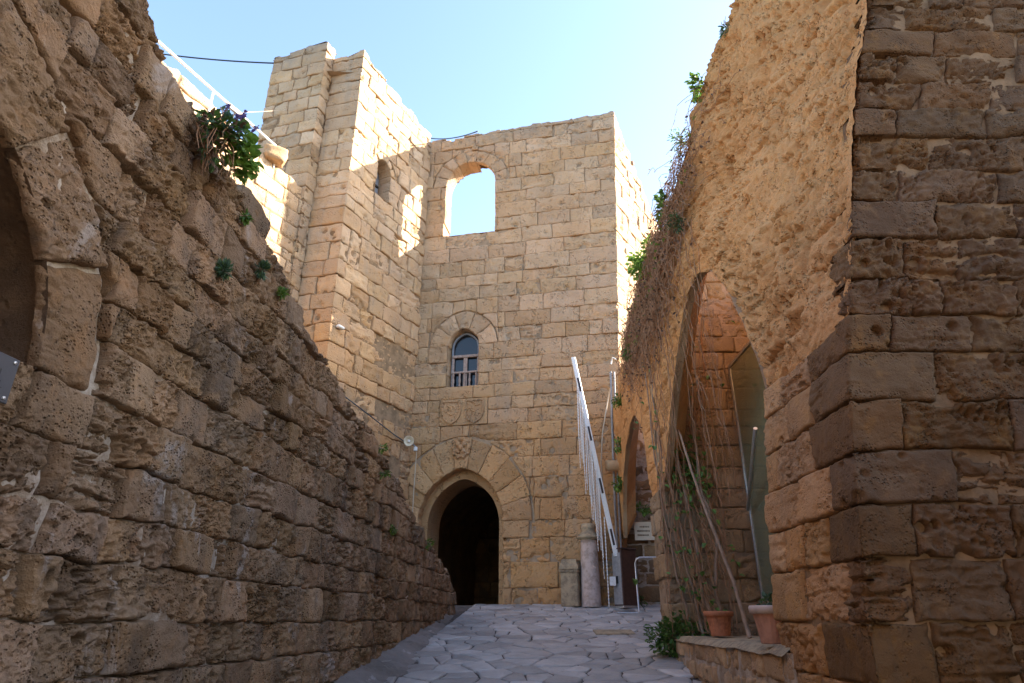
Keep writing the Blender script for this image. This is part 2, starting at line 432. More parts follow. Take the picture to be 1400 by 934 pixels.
def vouss(sc, zs, a, b, th0, th1, r0, r1, frame, lod, gap=.012, peak=0.0):
    """block of an arch ring between angles, from intrados + r0 to + r1"""
    def P(th, r):
        k = peak * np.exp(-((th - math.pi / 2) / .35) ** 2)
        return sc + (a + r) * np.cos(th), zs + (b + r) * np.sin(th) + k
    x, z = P(np.array([(th0 + th1) / 2]), (r0 + r1) / 2); dist = np.linalg.norm(frame.world(x, z, 0)[0] - CAM); sp = max(lod * dist, .006)
    Lp = abs(th1 - th0) * (a + (r0 + r1) / 2); g = gap / Lp * abs(th1 - th0) / 2
    nx = int(np.clip(Lp / sp, 4, 60)) + 1; nz = int(np.clip((r1 - r0) / sp, 4, 60)) + 1
    u = edged(0, 1, nx, .011 / Lp)[None]; v = edged(0, 1, nz, .011 / (r1 - r0))[:, None]; nx, nz = u.size, v.size
    tA, tB = max(th0, th1) - g, min(th0, th1) + g; th = (tA + (tB - tA) * u).repeat(nz, 0); rr = (r0 + .002 + (r1 - gap / 2 - r0 - .002) * v).repeat(nx, 1)
    SS, ZZ = P(th, rr)
    de = np.minimum(np.minimum(u, 1 - u) * Lp, np.minimum(v, 1 - v) * (r1 - r0))
    return SS, ZZ, de, sp
def build_stones(items, frame, mat, parent, rg, style, name='stone', cap=300, seed=0):
    """items: list of (SS,ZZ,de,sp,depth,opts)"""
    if not items: return
    allS = np.concatenate([i[0].ravel() for i in items]); allZ = np.concatenate([i[1].ravel() for i in items]); de = np.concatenate([i[2].ravel() for i in items])
    cnt = [i[0].size for i in items]; idx = np.repeat(np.arange(len(items)), cnt)
    ero = np.array([i[5].get('ero', rg.choice(style['eros']) if 'eros' in style else min(1, max(0, rg.gauss(*style['ero'])))) for i in items])
    proud = np.array([i[5].get('proud', rg.uniform(-1, 1) * style['proud']) for i in items])
    lay = np.array([1.0 if rg.random() < style.get('lay', .15) else 0.0 for _ in items])
    tilt = np.array([(rg.uniform(-1, 1), rg.uniform(-1, 1)) for _ in items]) * style.get('tilt', .015)
    cs = np.array([i[0].mean() for i in items]); cz = np.array([i[1].mean() for i in items])
    P = frame.world(allS, allZ, np.zeros_like(allS)); oo = (idx[:, None] * np.array([3.7, 1.3, 2.9])) % 97
    j = style['jit']
    border_soft = sst(0, .05, de + .02)
    dS = j * vnoise(P * 4.3, seed + 31); dZ = j * vnoise(P * 4.3, seed + 32) + j * .5 * vnoise(P * 17, seed + 33); dS = dS + j * .5 * vnoise(P * 17, seed + 34)
    e = np.clip(ero[idx] + .5 * fbm((P + oo) * style['mask'], 2, seed + 5), 0, 1)
    sc = style['pit_sc'] * np.array([rg.uniform(.6, 1.45) for _ in items])[idx, None]; PO = P + oo
    ani = np.array([(1, 1, rg.choice((.7, 1, 1, 1.8))) for _ in items])[idx]
    w1 = sst(.50, .26, worley(PO * sc * ani + .4 * fbm(PO * sc * .9, 1, seed + 3)[:, None], seed + 1)); w2 = sst(.50, .28, worley(PO * sc * 2.4, seed + 2))
    dens = sst(-.25, .35, fbm(PO * 4.5, 2, seed + 6))
    rough = fbm(PO * style['rough_sc'], 4, seed + 9, .6)
    ridg = 1 - np.abs(fbm(PO * style['rough_sc'] * .5 * np.array([1, 1, 1.6]), 4, seed + 13, .6)) * 2.6
    layers = sst(.0, .35, fbm(PO * np.array([3, 3, 26]), 3, seed + 17))
    d = proud[idx] + tilt[idx, 0] * (allS - cs[idx]) + tilt[idx, 1] * (allZ - cz[idx])
    d = d + style['low'] * fbm(PO * 3.1, 3, seed + 21) + style['rough'] * rough * (.35 + e)
    d = d - e * style['pit'] * (.8 * w1 * dens + .4 * w2 * dens + .40 * np.clip(ridg, 0, 1)) - lay[idx] * e * style['pit'] * .8 * layers
    d = d - style.get('hole', .05) * (.3 + e) * sst(.26, .15, worley(PO * style.get('hole_sc', 4.5), seed + 23)) * (np.array([rg.random() < .5 for _ in items])[idx])
    r = style['round'] * (1 + .6 * vnoise(P * 9, seed + 41))
    d = d - r * (1 - np.clip(de / (r + 1e-4), 0, 1)) ** 2 * .9
    ch = style.get('chip', .03); cw = style.get('chipw', .09); cm = sst(.08, .5, fbm(PO * style.get('chipf', 4.5), 3, seed + 43)) * (.35 + .9 * e)
    d = d - ch * cm * (1 - np.clip(de / cw, 0, 1)) ** 1.3
    d = np.maximum(d, -style.get('max', .2))
    V = frame.world(allS + dS, allZ + dZ, d)
    o0 = 0; big = []; order = np.argsort([-(i[0].size * 0 + (i[0].max() - i[0].min()) * (i[1].max() - i[1].min()) / (np.linalg.norm(frame.world(np.array([i[0].mean()]), np.array([i[1].mean()]), 0)[0] - CAM) ** 2)) for i in items])
    keep = set(order[:cap].tolist()); rest = []
    for k, it in enumerate(items):
        nz, nx = it[0].shape; n = nz * nx; vv = V[o0:o0 + n]; Sx = (allS + dS)[o0:o0 + n]; Zx = (allZ + dZ)[o0:o0 + n]; o0 += n
        g = np.arange(n).reshape(nz, nx)
        q = np.stack([g[:-1, :-1], g[:-1, 1:], g[1:, 1:], g[1:, :-1]], -1).reshape(-1, 4)
        loop = np.concatenate([g[0, :], g[1:, -1], g[-1, -2::-1], g[-2:0:-1, 0]])
        back = frame.world(Sx[loop], Zx[loop], np.full(len(loop), -it[4]))
        m = len(loop); a = np.arange(m); b = (a + 1) % m
        sk = np.stack([loop[a], n + a, n + b, loop[b]], -1)
        VV = np.concatenate([vv, back]); F = [q, sk]
        if k in keep:
            link(it[5].get('name', name), npmesh('stone', VV, F), mat, parent)
        else: rest.append((VV, F))
    if rest:
        off = 0; Vs = []; Fs = []
        for VV, F in rest:
            Vs.append(VV); Fs += [f + off for f in F]; off += len(VV)
        link('small_stones', npmesh('stones', np.concatenate(Vs), Fs), mat, parent, kind='stuff')
def core_sheet(name, frame, s0, s1, bot, top, mat, parent, depth, sp, holes=(), amp=.012, seed=0, fr=7):
    S = np.arange(s0, s1 + sp * .5, sp); S[-1] = s1
    for c in frame.corners:
        if s0 < c < s1: S = np.sort(np.append(S[np.abs(S - c) > sp * .3], c))
    nz = int(max((top(S) - bot(S)).max() / sp, 2)) + 1; v = np.linspace(0, 1, nz)[:, None]
    SS = S[None].repeat(nz, 0); ZZ = bot(S)[None] * (1 - v) + top(S)[None] * v
    P = frame.world(SS.ravel(), ZZ.ravel(), np.zeros(SS.size)); d = -depth + amp * fbm(P * fr, 3, seed)
    V = frame.world(SS.ravel(), ZZ.ravel(), d); g = np.arange(SS.size).reshape(SS.shape)
    q = np.stack([g[:-1, :-1], g[:-1, 1:], g[1:, 1:], g[1:, :-1]], -1).reshape(-1, 4)
    cx = SS.ravel()[q].mean(1); czz = ZZ.ravel()[q].mean(1); ok = np.ones(len(q), bool)
    for h in holes: ok &= ~h(cx, czz)
    return link(name, npmesh(name, V, [q[ok]]), mat, parent)
def strip(pts2, frame, d0, d1, n=4):
    """surface swept in depth along a list of (s,z) points -> V,F"""
    pts2 = np.array(pts2, float); D = np.linspace(d0, d1, n); V = np.concatenate([frame.world(pts2[:, 0], pts2[:, 1], np.full(len(pts2), d)) for d in D])
    m = len(pts2); F = [(i * m + k, i * m + k + 1, (i + 1) * m + k + 1, (i + 1) * m + k) for i in range(n - 1) for k in range(m - 1)]
    return V, F
def arch_excl(sc, zs, a, b, sill, r1, peak=0):
    op = dict(sill=sill, sL=sc - a, sR=sc + a, ext=lambda S: np.full_like(S, zs), split=False)
    ao, bo = a + r1, b + r1
    ring = dict(sill=zs, sL=sc - ao, sR=sc + ao, ext=lambda S: zs + bo * np.sqrt(np.clip(1 - ((S - sc) / ao) ** 2, 0, 1)) + peak * np.exp(-((S - sc) / (ao * .35)) ** 2))
    return [op, ring]
def arch_hole(sc, zs, a, b, sill, grow=.05):
    def f(x, z):
        inside = (np.abs(x - sc) < a + grow) & (z > sill - grow) & (z < zs)
        up = (z >= zs) & (((x - sc) / (a + grow)) ** 2 + ((z - zs) / (b + grow)) ** 2 < 1)
        return inside | up
    return f
def arch_line(sc, zs, a, b, sill, peak=0, n=24):
    L = [(sc - a, sill), (sc - a, (sill + zs) / 2), (sc - a, zs)]
    for k in range(1, n):
        th = math.pi * (1 - k / n); L.append((sc + a * math.cos(th), zs + b * math.sin(th) + peak * math.exp(-((th - math.pi / 2) / .35) ** 2)))
    return L + [(sc + a, zs), (sc + a, (sill + zs) / 2), (sc + a, sill)]
def ring_items(frame, lod, sc, zs, a, b, n, r1, depth, rg, gap=.012, peak=0, r0=0, vary=.0, ero=None, t0=0, t1=math.pi):
    out = []; ths = np.linspace(t0, t1, n + 1)
    for k in range(n):
        rr = r1 * (1 + rg.uniform(-vary, 0)); o = dict(name='voussoir')
        if ero is not None: o['ero'] = ero * rg.uniform(.3, 1.6)
        out.append((*vouss(sc, zs, a, b, ths[k], ths[k + 1], r0, rr, frame, lod, gap, peak), depth, o))
    return out
def P2I(ps, frame, lod, depth, deep=None, topdeep=None):
    out = []
    for p in ps:
        dd = depth
        if p['touch'] and deep: dd = deep
        if p['top'] and topdeep: dd = topdeep
        out.append((*grid_from(p, frame, lod), dd, {}))
    return out
const = lambda v: (lambda S: np.full_like(np.asarray(S, float), v))
LOD = .0026
# ------------------------------------------------------------------ ground and paving
def zg(Y):
    Y = np.asarray(Y, float); return np.where(Y < 15.2, .128 * Y, 1.9456 + .012 * (Y - 15.2))
def zgf(y): return float(zg(y))
def build_ground():
    ys = [-60, -20, -5, 0, 4, 8, 12, 15.2, 18, 24, 40, 120, 600]; xs = [-600, -60, -10, 0, 10, 60, 600]
    V = [(x, y, zgf(max(y, -5)) - .035) for y in ys for x in xs]; n = len(xs)
    F = [(i * n + k, i * n + k + 1, (i + 1) * n + k + 1, (i + 1) * n + k) for i in range(len(ys) - 1) for k in range(n - 1)]
    g = MB().add(V, F).build('ground', M['court']); g['kind'] = 'structure'
    return g
build_ground()
def clip_poly(poly, nx, ny, c):
    out = []
    for i in range(len(poly)):
        p, q = poly[i], poly[(i + 1) % len(poly)]; dp = nx * p[0] + ny * p[1] - c; dq = nx * q[0] + ny * q[1] - c
        if dp <= 0: out.append(p)
        if (dp < 0 < dq) or (dq < 0 < dp):
            k = dp / (dp - dq); out.append((p[0] + k * (q[0] - p[0]), p[1] + k * (q[1] - p[1])))
    return out
def build_paving():
    rg = random.Random(5)
    pave = thing('paved_ramp', (0, 8, zgf(8)), kind='structure')
    ys = np.arange(3, 18.3, .5); Vb = [(x, y, zgf(y) - .018) for y in ys for x in (-2.4, 3.9)]
    MB().add(Vb, [(2 * k, 2 * k + 1, 2 * k + 3, 2 * k + 2) for k in range(len(ys) - 1)]).build('bedding', M['joint'], pave)
    pts = []; y = 5.2; r = 0
    while y < 17.4:
        x = -2.0 + (.25 if r % 2 else 0)
        while x < 3.6:
            sc = rg.uniform(.75, 1.25)
            pts.append((x + rg.uniform(-.17, .17), y + rg.uniform(-.19, .19))); x += .37 * rg.uniform(.55, 1.6)
        y += .31; r += 1
    flags = []
    for i, p in enumerate(pts):
        poly = [(p[0] - .7, p[1] - .7), (p[0] + .7, p[1] - .7), (p[0] + .7, p[1] + .7), (p[0] - .7, p[1] + .7)]
        for j, q in enumerate(pts):
            if j == i or abs(q[0] - p[0]) > 1.5 or abs(q[1] - p[1]) > 1.5: continue
            nx, ny = q[0] - p[0], q[1] - p[1]; L = math.hypot(nx, ny)
            poly = clip_poly(poly, nx / L, ny / L, (nx * (p[0] + q[0]) / 2 + ny * (p[1] + q[1]) / 2) / L - .009)
            if len(poly) < 3: break
        poly = clip_poly(poly, -1, .0963, 2.28)
        if len(poly) < 3: continue
        cx = sum(a for a, _ in poly) / len(poly); cy = sum(b for _, b in poly) / len(poly)
        if cy < 6.3 or cy > 17.2: continue
        if cx < -2.45 + .0963 * cy + (.30 if cy < 9 else .12): continue
        if cy < 8.7 and cx > 2.15: continue
        if cy >= 8.7 and cx > 2.3 and cy < 10: continue
        if cy > 15.6 and (cx > -.1 or cx < -2.3): continue
        # subdivided, ragged outline
        out = []
        for k in range(len(poly)):
            a, b = poly[k], poly[(k + 1) % len(poly)]; L = math.hypot(b[0] - a[0], b[1] - a[1])
            if L < .03: continue
            n = max(1, int(L / .09))
            for t in range(n):
                f = t / n; jx, jy = rg.uniform(-.009, .009), rg.uniform(-.009, .009)
                out.append((a[0] + f * (b[0] - a[0]) + jx, a[1] + f * (b[1] - a[1]) + jy))
        if len(out) < 3: continue
        h = rg.uniform(-.006, .008); tx, ty = rg.uniform(-.012, .012), rg.uniform(-.012, .012); n = len(out); V = []; F = []
        for (ins, dz) in ((0, -.04), (0, -.012), (.014, -.002), (.05, .002)):
            for (a, b) in out:
                d = math.hypot(a - cx, b - cy) + 1e-6; f = max(0.2, 1 - ins / d); X, Y = cx + (a - cx) * f, cy + (b - cy) * f
                V.append((X, Y, zgf(Y) + h + tx * (X - cx) + ty * (Y - cy) + dz + (rg.uniform(-.003, .003) if ins else 0)))
        V.append((cx, cy, zgf(cy) + h + .003 + rg.uniform(-.006, .004))); c = len(V) - 1
        for l in range(3):
            for k in range(n): F.append((l * n + k, l * n + (k + 1) % n, (l + 1) * n + (k + 1) % n, (l + 1) * n + k))
        for k in range(n): F.append((3 * n + k, 3 * n + (k + 1) % n, c))
        flags.append((sum(abs(out[k][0] * out[(k + 1) % n][1] - out[(k + 1) % n][0] * out[k][1]) for k in range(0)) + (max(a for a, _ in out) - min(a for a, _ in out)) * (max(b for _, b in out) - min(b for _, b in out)) / cy ** 3, V, F))
    flags.sort(key=lambda f: -f[0]); rest = MB()
    for k, (_, V, F) in enumerate(flags):
        if k < 295: MB().add(V, F).build('flagstone', M['flag'], pave, smooth=True)
        else: rest.add(V, F)
    if rest.v: rest.build('small_flagstones', M['flag'], pave, smooth=True, kind='stuff')
    for (x, y, sx, sy, mat, nm) in ((1.62, 11.25, .62, .42, M['pedestal'], 'inspection_slab'), (2.25, 13.9, .42, .5, M['steel'], 'drain_cover')):
        ang = math.atan(.128); Mx = Matrix.Rotation(ang, 3, 'X')
        MB().box((x, y, zgf(y) + .004), (sx, sy, .03), Mx, .008).build(nm, mat, pave)
build_paving()

# ------------------------------------------------------------------ ramp wall (tall near the viewer, falling towards the gate)
rgA = random.Random(11)
LT = np.array([.0958, .9954]); L0 = np.array([-2.45, 0.0])
FL = Frame([L0, L0 + LT * 13.85, L0 + LT * 13.85 + np.array([-2.5, .35])])
_ts = [0, 2.77, 3.2, 4.05, 5.1, 5.93, 8.1, 9.77, 12.05, 13.0, 13.5, 13.85, 14.3, 17]; _tz = [5.2, 5.04, 4.83, 4.66, 4.33, 4.06, 3.65, 3.19, 2.67, 2.48, 2.32, 2.15, 2.08, 2.08]
def topL(S):
    S = np.asarray(S, float); P = np.stack([S * 2.2, S * 0, S * 0 + 3.3], -1).reshape(-1, 3)
    return np.interp(S, _ts, _tz) + (.05 * fbm(P, 2, 77).reshape(S.shape)) + .03 * np.sign(np.sin(S * 7.7 + np.sin(S * 3)))
def botL(S): return np.interp(S, [0, 15.2, 18], [-.1, .128 * 15.0 - .12, 1.8])
def build_ramp_wall():
    t = thing('ramp_wall', (-1.7, 7.8, 1.0), 'long dark brown pitted stone wall falling away beside the paved ramp', 'wall')
    ex = arch_excl(1.6, 2.68, 1.2, 1.12, 2.68, .42)
    cells = layout(1.5, 15.2, .2, 5.4, (.23, .34), (.17, .52), rgA, breaks=(2.68,), corners=FL.corners)
    ps = patches(cells, top=topL, bot=botL, excl=ex, gap=.012)
    it = P2I(ps, FL, LOD * .6, .20, deep=.09, topdeep=.45)
    it += ring_items(FL, LOD * .85, 1.6, 2.68, 1.2, 1.12, 7, .42, .09, rgA, gap=.028, vary=.12, ero=.4)
    st = dict(ero=(.55, .32), proud=.026, lay=.14, tilt=.07, jit=.020, mask=2.6, pit_sc=17, pit=.060, rough_sc=22, rough=.030, low=.020, round=.018, chip=.06, chipw=.07, chipf=6, max=.10, hole=.07, hole_sc=6.5, eros=(.05, .2, .4, .6, .8, 1.0, 1.0))
    build_stones(it, FL, M['ramp'], t, rgA, st, seed=100)
    core_sheet('mortar_core', FL, 1.4, 15.3, botL, lambda S: topL(S) - .05, M['mortar_pale'], t, .080, .03, holes=[arch_hole(1.6, 2.68, 1.2, 1.12, 2.68, .06)], amp=.050, seed=4, fr=3.6)
    V, F = strip([(0.6, 5.0), (1.4, 5.0)] + [(s, float(topL(np.array([s]))[0]) - .08) for s in np.arange(2, 15.3, .4)], FL, -.04, -.6, 2)
    MB().add(V, F).build('wall_top', M['ramp'], t)
    V, F = strip([(s, z) for s in np.arange(.4, 13.4, .5) for z in (0,)], FL, 0, 0, 2)
    b = MB()
    S = np.arange(.2, 13.6, .4); W0 = FL.world(S, botL(S), np.full(len(S), -.6)); W1 = FL.world(S, topL(S) - .05, np.full(len(S), -.6)); n = len(S)
    b.add(list(W0) + list(W1), [(k, k + 1, n + k + 1, n + k) for k in range(n - 1)]).build('wall_back', M['ramp'], t)
    # dark arched recess at the near end
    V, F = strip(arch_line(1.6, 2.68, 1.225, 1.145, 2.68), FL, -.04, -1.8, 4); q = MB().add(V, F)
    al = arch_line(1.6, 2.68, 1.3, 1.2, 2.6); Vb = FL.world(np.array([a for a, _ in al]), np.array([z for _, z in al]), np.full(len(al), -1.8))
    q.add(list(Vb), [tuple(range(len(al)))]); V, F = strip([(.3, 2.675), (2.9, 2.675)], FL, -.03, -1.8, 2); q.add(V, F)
    q.build('recess', M['recess_shade'], t)
    # near continuation of the wall past the viewer (plain face)
    S = np.array([-9.0, -4, 0, 1.5]); W0 = FL.world(S, np.zeros(4) - 1.2, np.full(4, -.03)); W1 = FL.world(S, np.full(4, 5.2), np.full(4, -.03)); W2 = FL.world(S, np.full(4, 5.2), np.full(4, -.6))
    MB().add(list(W0) + list(W1) + list(W2), [(k, k + 1, 4 + k + 1, 4 + k) for k in range(3)] + [(4 + k, 5 + k, 9 + k, 8 + k) for k in range(3)]).build('near_face', M['ramp'], t)
    return t
ramp_wall = build_ramp_wall()
def build_kerb():
    # rough mortar fillet along the foot of the ramp wall
    S = np.arange(4.5, 13.6, .06); n = 12; v = np.linspace(0, 1, n)[:, None]
    Wd = np.interp(S, [4.5, 8, 10, 12, 13.5], [.60, .52, .40, .22, .1])[None]; H = np.interp(S, [4.5, 9, 13.5], [.13, .11, .03])[None]
    SS = S[None].repeat(n, 0); D = v * Wd - .05; Pz = FL.world(SS.ravel(), 0 * SS.ravel(), D.ravel())
    Z = zg(Pz[:, 1]).reshape(SS.shape) + H * (1 - v) ** 1.2 - .03 * v + .012
    Pz[:, 2] = Z.ravel(); Pz[:, 2] += .05 * fbm(Pz * np.array([5, 5, 1]), 4, 55, .6) ; g = np.arange(SS.size).reshape(SS.shape)
    q = np.stack([g[:-1, :-1], g[:-1, 1:], g[1:, 1:], g[1:, :-1]], -1).reshape(-1, 4)
    o = link('kerb', npmesh('kerb', Pz, [q]), stone_mat('kerb_mortar', (.27, .24, .225), (.17, .145, .13), (.24, .20, .17), grey=(.12, .11, .10), grey_amt=.6, rnd=.1, bump=.014, fine=26, white=(.5, .47, .45), white_amt=.5)); o['kind'] = 'structure'
build_kerb()

# ------------------------------------------------------------------ gatehouse
rgG = random.Random(23)
K = np.array([-2.49, 15.89]); GA = R(-11.4); GT = np.array([math.cos(GA), math.sin(GA)]); GLEN = 5.33
GR = K + GT * GLEN; ST = np.array([.55, .835])
def gate_lean(xy, S, Z): return (np.clip((S - 2.4) / 2.9, 0, 1) * .0475 * (Z - 9.3))[..., None] * GT
FG = Frame([K, GR, GR + ST * 12], gate_lean)
def topG(S):
    S = np.asarray(S, float); P = np.stack([S * 1.7, S * 0, S * 0], -1).reshape(-1, 3)
    return np.interp(S, [0, 1, 5.3, 7.95, 10, 17], [15.25, 15.28, 15.42, 13.55, 12.3, 11.6]) + .07 * fbm(P, 3, 78).reshape(S.shape) + .025 * np.sign(np.sin(S * 6.1))
GATE = dict(sc=1.28, zs=3.75, a=1.04, b=1.20, peak=.07); WU = dict(sc=1.29, zs=13.48, a=.74, b=.78); WL = dict(sc=1.235, zs=8.30, a=.405, b=.44, peak=.03)
def build_gatehouse():
    t = thing('gatehouse', (float(K[0]) + 2.6, float(K[1]) - .5, 1.95), 'tall honey stone gatehouse with pointed gateway and open arched window near its top', 'gatehouse')
    ex = arch_excl(GATE['sc'], 3.75, GATE['a'], GATE['b'], -5, .80, .07) + arch_excl(WU['sc'], WU['zs'], .74, .78, 11.75, .42) + arch_excl(WL['sc'], WL['zs'], WL['a'], WL['b'], 7.15, .52, .03)
    # carved armorial slab between window and gate keeps its own place
    ex.append(dict(sill=6.10, sL=.66, sR=1.92, ext=lambda S: np.full_like(S, 6.80), split=False))
    cells = layout(-.3, GLEN + 9.5, 1.75, 15.6, (.36, .54), (.55, 1.25), rgG, breaks=(3.75, 6.10, 6.80, 7.15, 8.30, 11.75, 13.48), corners=FG.corners, first=-.3)
    front = [c for c in cells if c[0] < GLEN + .1]; side = [c for c in cells if c[0] >= GLEN + .1]
    ps = patches(front, top=topG, excl=ex, gap=.008)
    it = P2I(ps, FG, LOD, .16, deep=.55, topdeep=.6)
    for k_, q_ in enumerate(it):
        if q_[0].mean() > 1.29 and 11.6 < q_[1].mean() < 15 and q_[4] == .55: it[k_] = (*q_[:4], .14, q_[5])
    it += ring_items(FG, LOD, GATE['sc'], 3.75, GATE['a'], GATE['b'], 11, .80, .30, rgG, .008, .07, vary=.08, ero=.2)
    wr = ring_items(FG, LOD, WU['sc'], WU['zs'], .74, .78, 9, .42, .55, rgG, .008, vary=.1, ero=.3)
    it += [(*q_[:4], .14, q_[5]) if k_ < 4 else q_ for k_, q_ in enumerate(wr)]
    it += ring_items(FG, LOD, WL['sc'], WL['zs'], WL['a'], WL['b'], 5, .52, .30, rgG, .009, .03, vary=.06, ero=.15)
    st = dict(ero=(.22, .30), proud=.018, lay=.25, tilt=.012, jit=.014, mask=1.4, pit_sc=6.5, pit=.075, rough_sc=7, rough=.012, low=.012, round=.010, chip=.075, chipw=.11, chipf=2.6, max=.15, hole=.12, hole_sc=3.0, eros=(0, .05, .1, .15, .2, .3, .45, .9))
    build_stones(it, FG, M['gate'], t, rgG, st, seed=200, cap=270)
    pe = patches(side, top=topG, gap=.02)
    st2 = dict(st, ero=(.45, .25), pit=.11)
    build_stones(P2I(pe, FG, LOD * 1.2, .12, topdeep=.5), FG, M['gate'], t, rgG, st2, cap=30, seed=260)
    holes = [arch_hole(GATE['sc'], 3.75, GATE['a'], GATE['b'], -5, .12), arch_hole(WU['sc'], WU['zs'], .74, .78, 11.75, .1), arch_hole(WL['sc'], WL['zs'], WL['a'], WL['b'], 7.15, .08)]
    core_sheet('mortar_core', FG, -.3, GLEN + 11, const(1.7), lambda S: topG(S) - .06, M['mortar_grey'], t, .055, .09, holes=holes, amp=.03, seed=6)
    core_sheet('wall_back', FG, -.3, GLEN + 11, const(1.7), lambda S: topG(S) - .08, M['gate'], t, .56, .12, holes=[holes[0], arch_hole(1.95, 13.5, 1.40, .86, 11.75, .05), holes[2]], amp=.02, seed=8)
    # mortar beds behind the window blocks
    b = MB()
    for w_ in ((WU, 11.74, .56),):
        V, F = strip(arch_line(w_[0]['sc'], w_[0]['zs'], w_[0]['a'] + .03, w_[0]['b'] + .03, w_[1])[:17], FG, -.03, -w_[2], 4); b.add(V, F)
    V, F = strip([(.53, 11.735), (3.35, 11.735)], FG, -.03, -.56, 2); b.add(V, F); b.build('window_reveal', M['gate'], t)
    # floor inside, hidden from the street, keeps the passage dark
    fl = [K + np.array([.1, .6]), GR + np.array([-.5, .6]), GR + ST * 9 + np.array([-.5, .2]), K + np.array([-1, 11])]
    MB().add([(p[0], p[1], 10.9) for p in fl], [(0, 1, 2, 3)]).build('floor_slab', M['mortar_tan'], t)
    # gate: rebated inner arch and vaulted passage
    g = GATE; b = MB(); o1 = arch_line(g['sc'], 3.75, g['a'] + .015, g['b'] + .015, 1.8, .07); i1 = arch_line(g['sc'] + .0, 3.72, g['a'] - .15, g['b'] - .17, 1.8, .07)
    n = len(o1); V0 = FG.world(np.array([a for a, _ in o1]), np.array([z for _, z in o1]), np.full(n, -.30)); V1 = FG.world(np.array([a for a, _ in i1]), np.array([z for _, z in i1]), np.full(n, -.30)); V2 = FG.world(np.array([a for a, _ in i1]), np.array([z for _, z in i1]), np.full(n, -.36))
    b.add(list(V0) + list(V1), [(k, k + 1, n + k + 1, n + k) for k in range(n - 1)])
    V, F = strip(o1, FG, -.05, -.30, 3); b.add(V, F); V, F = strip(i1, FG, -.30, -1.25, 6); b.add(V, F)
    b.build('arch_rebate', M['gate'], t)
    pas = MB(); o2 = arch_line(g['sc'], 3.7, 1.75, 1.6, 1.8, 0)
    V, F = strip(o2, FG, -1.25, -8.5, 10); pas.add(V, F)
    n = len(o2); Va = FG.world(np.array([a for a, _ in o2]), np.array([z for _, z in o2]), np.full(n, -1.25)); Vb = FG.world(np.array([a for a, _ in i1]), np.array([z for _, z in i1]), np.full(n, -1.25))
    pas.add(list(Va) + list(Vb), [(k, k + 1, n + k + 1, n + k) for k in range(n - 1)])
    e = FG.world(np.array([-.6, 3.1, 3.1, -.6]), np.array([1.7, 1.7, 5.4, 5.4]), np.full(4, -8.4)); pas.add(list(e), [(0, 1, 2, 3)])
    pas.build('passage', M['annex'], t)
    # rough blocks lining the inner end wall of the passage
    FE = Frame([FG.pt(-.5, 0, -8.3)[:2], FG.pt(2.1, 0, -8.3)[:2]])
    ce = layout(0, 2.6, 1.9, 5.2, (.4, .55), (.5, .95), rgG, first=0)
    build_stones(P2I(patches(ce, gap=.03), FE, LOD * 2, .1), FE, M['annex'], t, rgG, dict(st, proud=.05), cap=40, seed=290)
    # lower window: frame, panes, balusters
    def fp(s, z, d): return FG.pt(s, z, d)
    Mr = Matrix.Rotation(GA, 3, 'Z')
    win = MB(); wl = arch_line(WL['sc'], WL['zs'], WL['a'] - .03, WL['b'] - .03, 7.17, .03)
    wi = arch_line(WL['sc'], WL['zs'], WL['a'] - .075, WL['b'] - .08, 7.17, .03); n = len(wl)
    for d0, d1 in ((-.24, -.30),):
        A = [fp(a, z, d0) for a, z in wl]; B = [fp(a, z, d0) for a, z in wi]; C = [fp(a, z, d1) for a, z in wi]
        win.add(A + B + C, [(k, k + 1, n + k + 1, n + k) for k in range(n - 1)] + [(n + k, n + k + 1, 2 * n + k + 1, 2 * n + k) for k in range(n - 1)])
    V, F = strip([(a, z) for a, z in arch_line(WL['sc'], WL['zs'], WL['a'] + .02, WL['b'] + .02, 7.14, .03)], FG, -.02, -.34, 3); 
    frame_o = win.build('window', M['blue_wood'], t)
    rv = MB().add(V, F); V2_, F2_ = strip([(.8, 7.145), (1.66, 7.145)], FG, -.02, -.34, 2); rv.add(V2_, F2_); rv.build('reveal', M['gate'], frame_o)
    pane = [fp(a, z, -.31) for a, z in arch_line(WL['sc'], WL['zs'], WL['a'], WL['b'], 7.15, .03)]
    MB().add(pane, [tuple(range(len(pane)))]).build('pane', M['dark_glass'], frame_o)
    MB().box(fp(1.235, 8.06, -.25), (.72, .07, .075), Mr, .01).build('transom', M['wood'], frame_o)
    MB().box(fp(1.235, 7.60, -.22), (.74, .06, .05), Mr, .008).build('rail', M['wood'], frame_o)
    MB().box(fp(1.235, 7.60, -.265), (.11, .05, .88), Mr, .008).build('mullion', M['wood'], frame_o)
    for s in (.90, 1.58): MB().box(fp(s, 7.62, -.262), (.06, .05, .86), Mr, .008).build('stile', M['wood'], frame_o)
    for s in (.93, 1.10, 1.235, 1.37, 1.54):
        MB().lathe(fp(s, 7.18, -.215), [(.02, 0), (.028, .03), (.018, .10), (.034, .19), (.018, .28), (.028, .36), (.02, .39)], 8).build('baluster', M['wood'], frame_o)
    # armorial slab: three blocks, two shields, carved boss over the key
    sl = MB(); sl.box(fp(1.29, 6.45, -.06), (1.24, .14, .68), Mr, .01); slab = sl.build('armorial_slab', M['gate'], t)
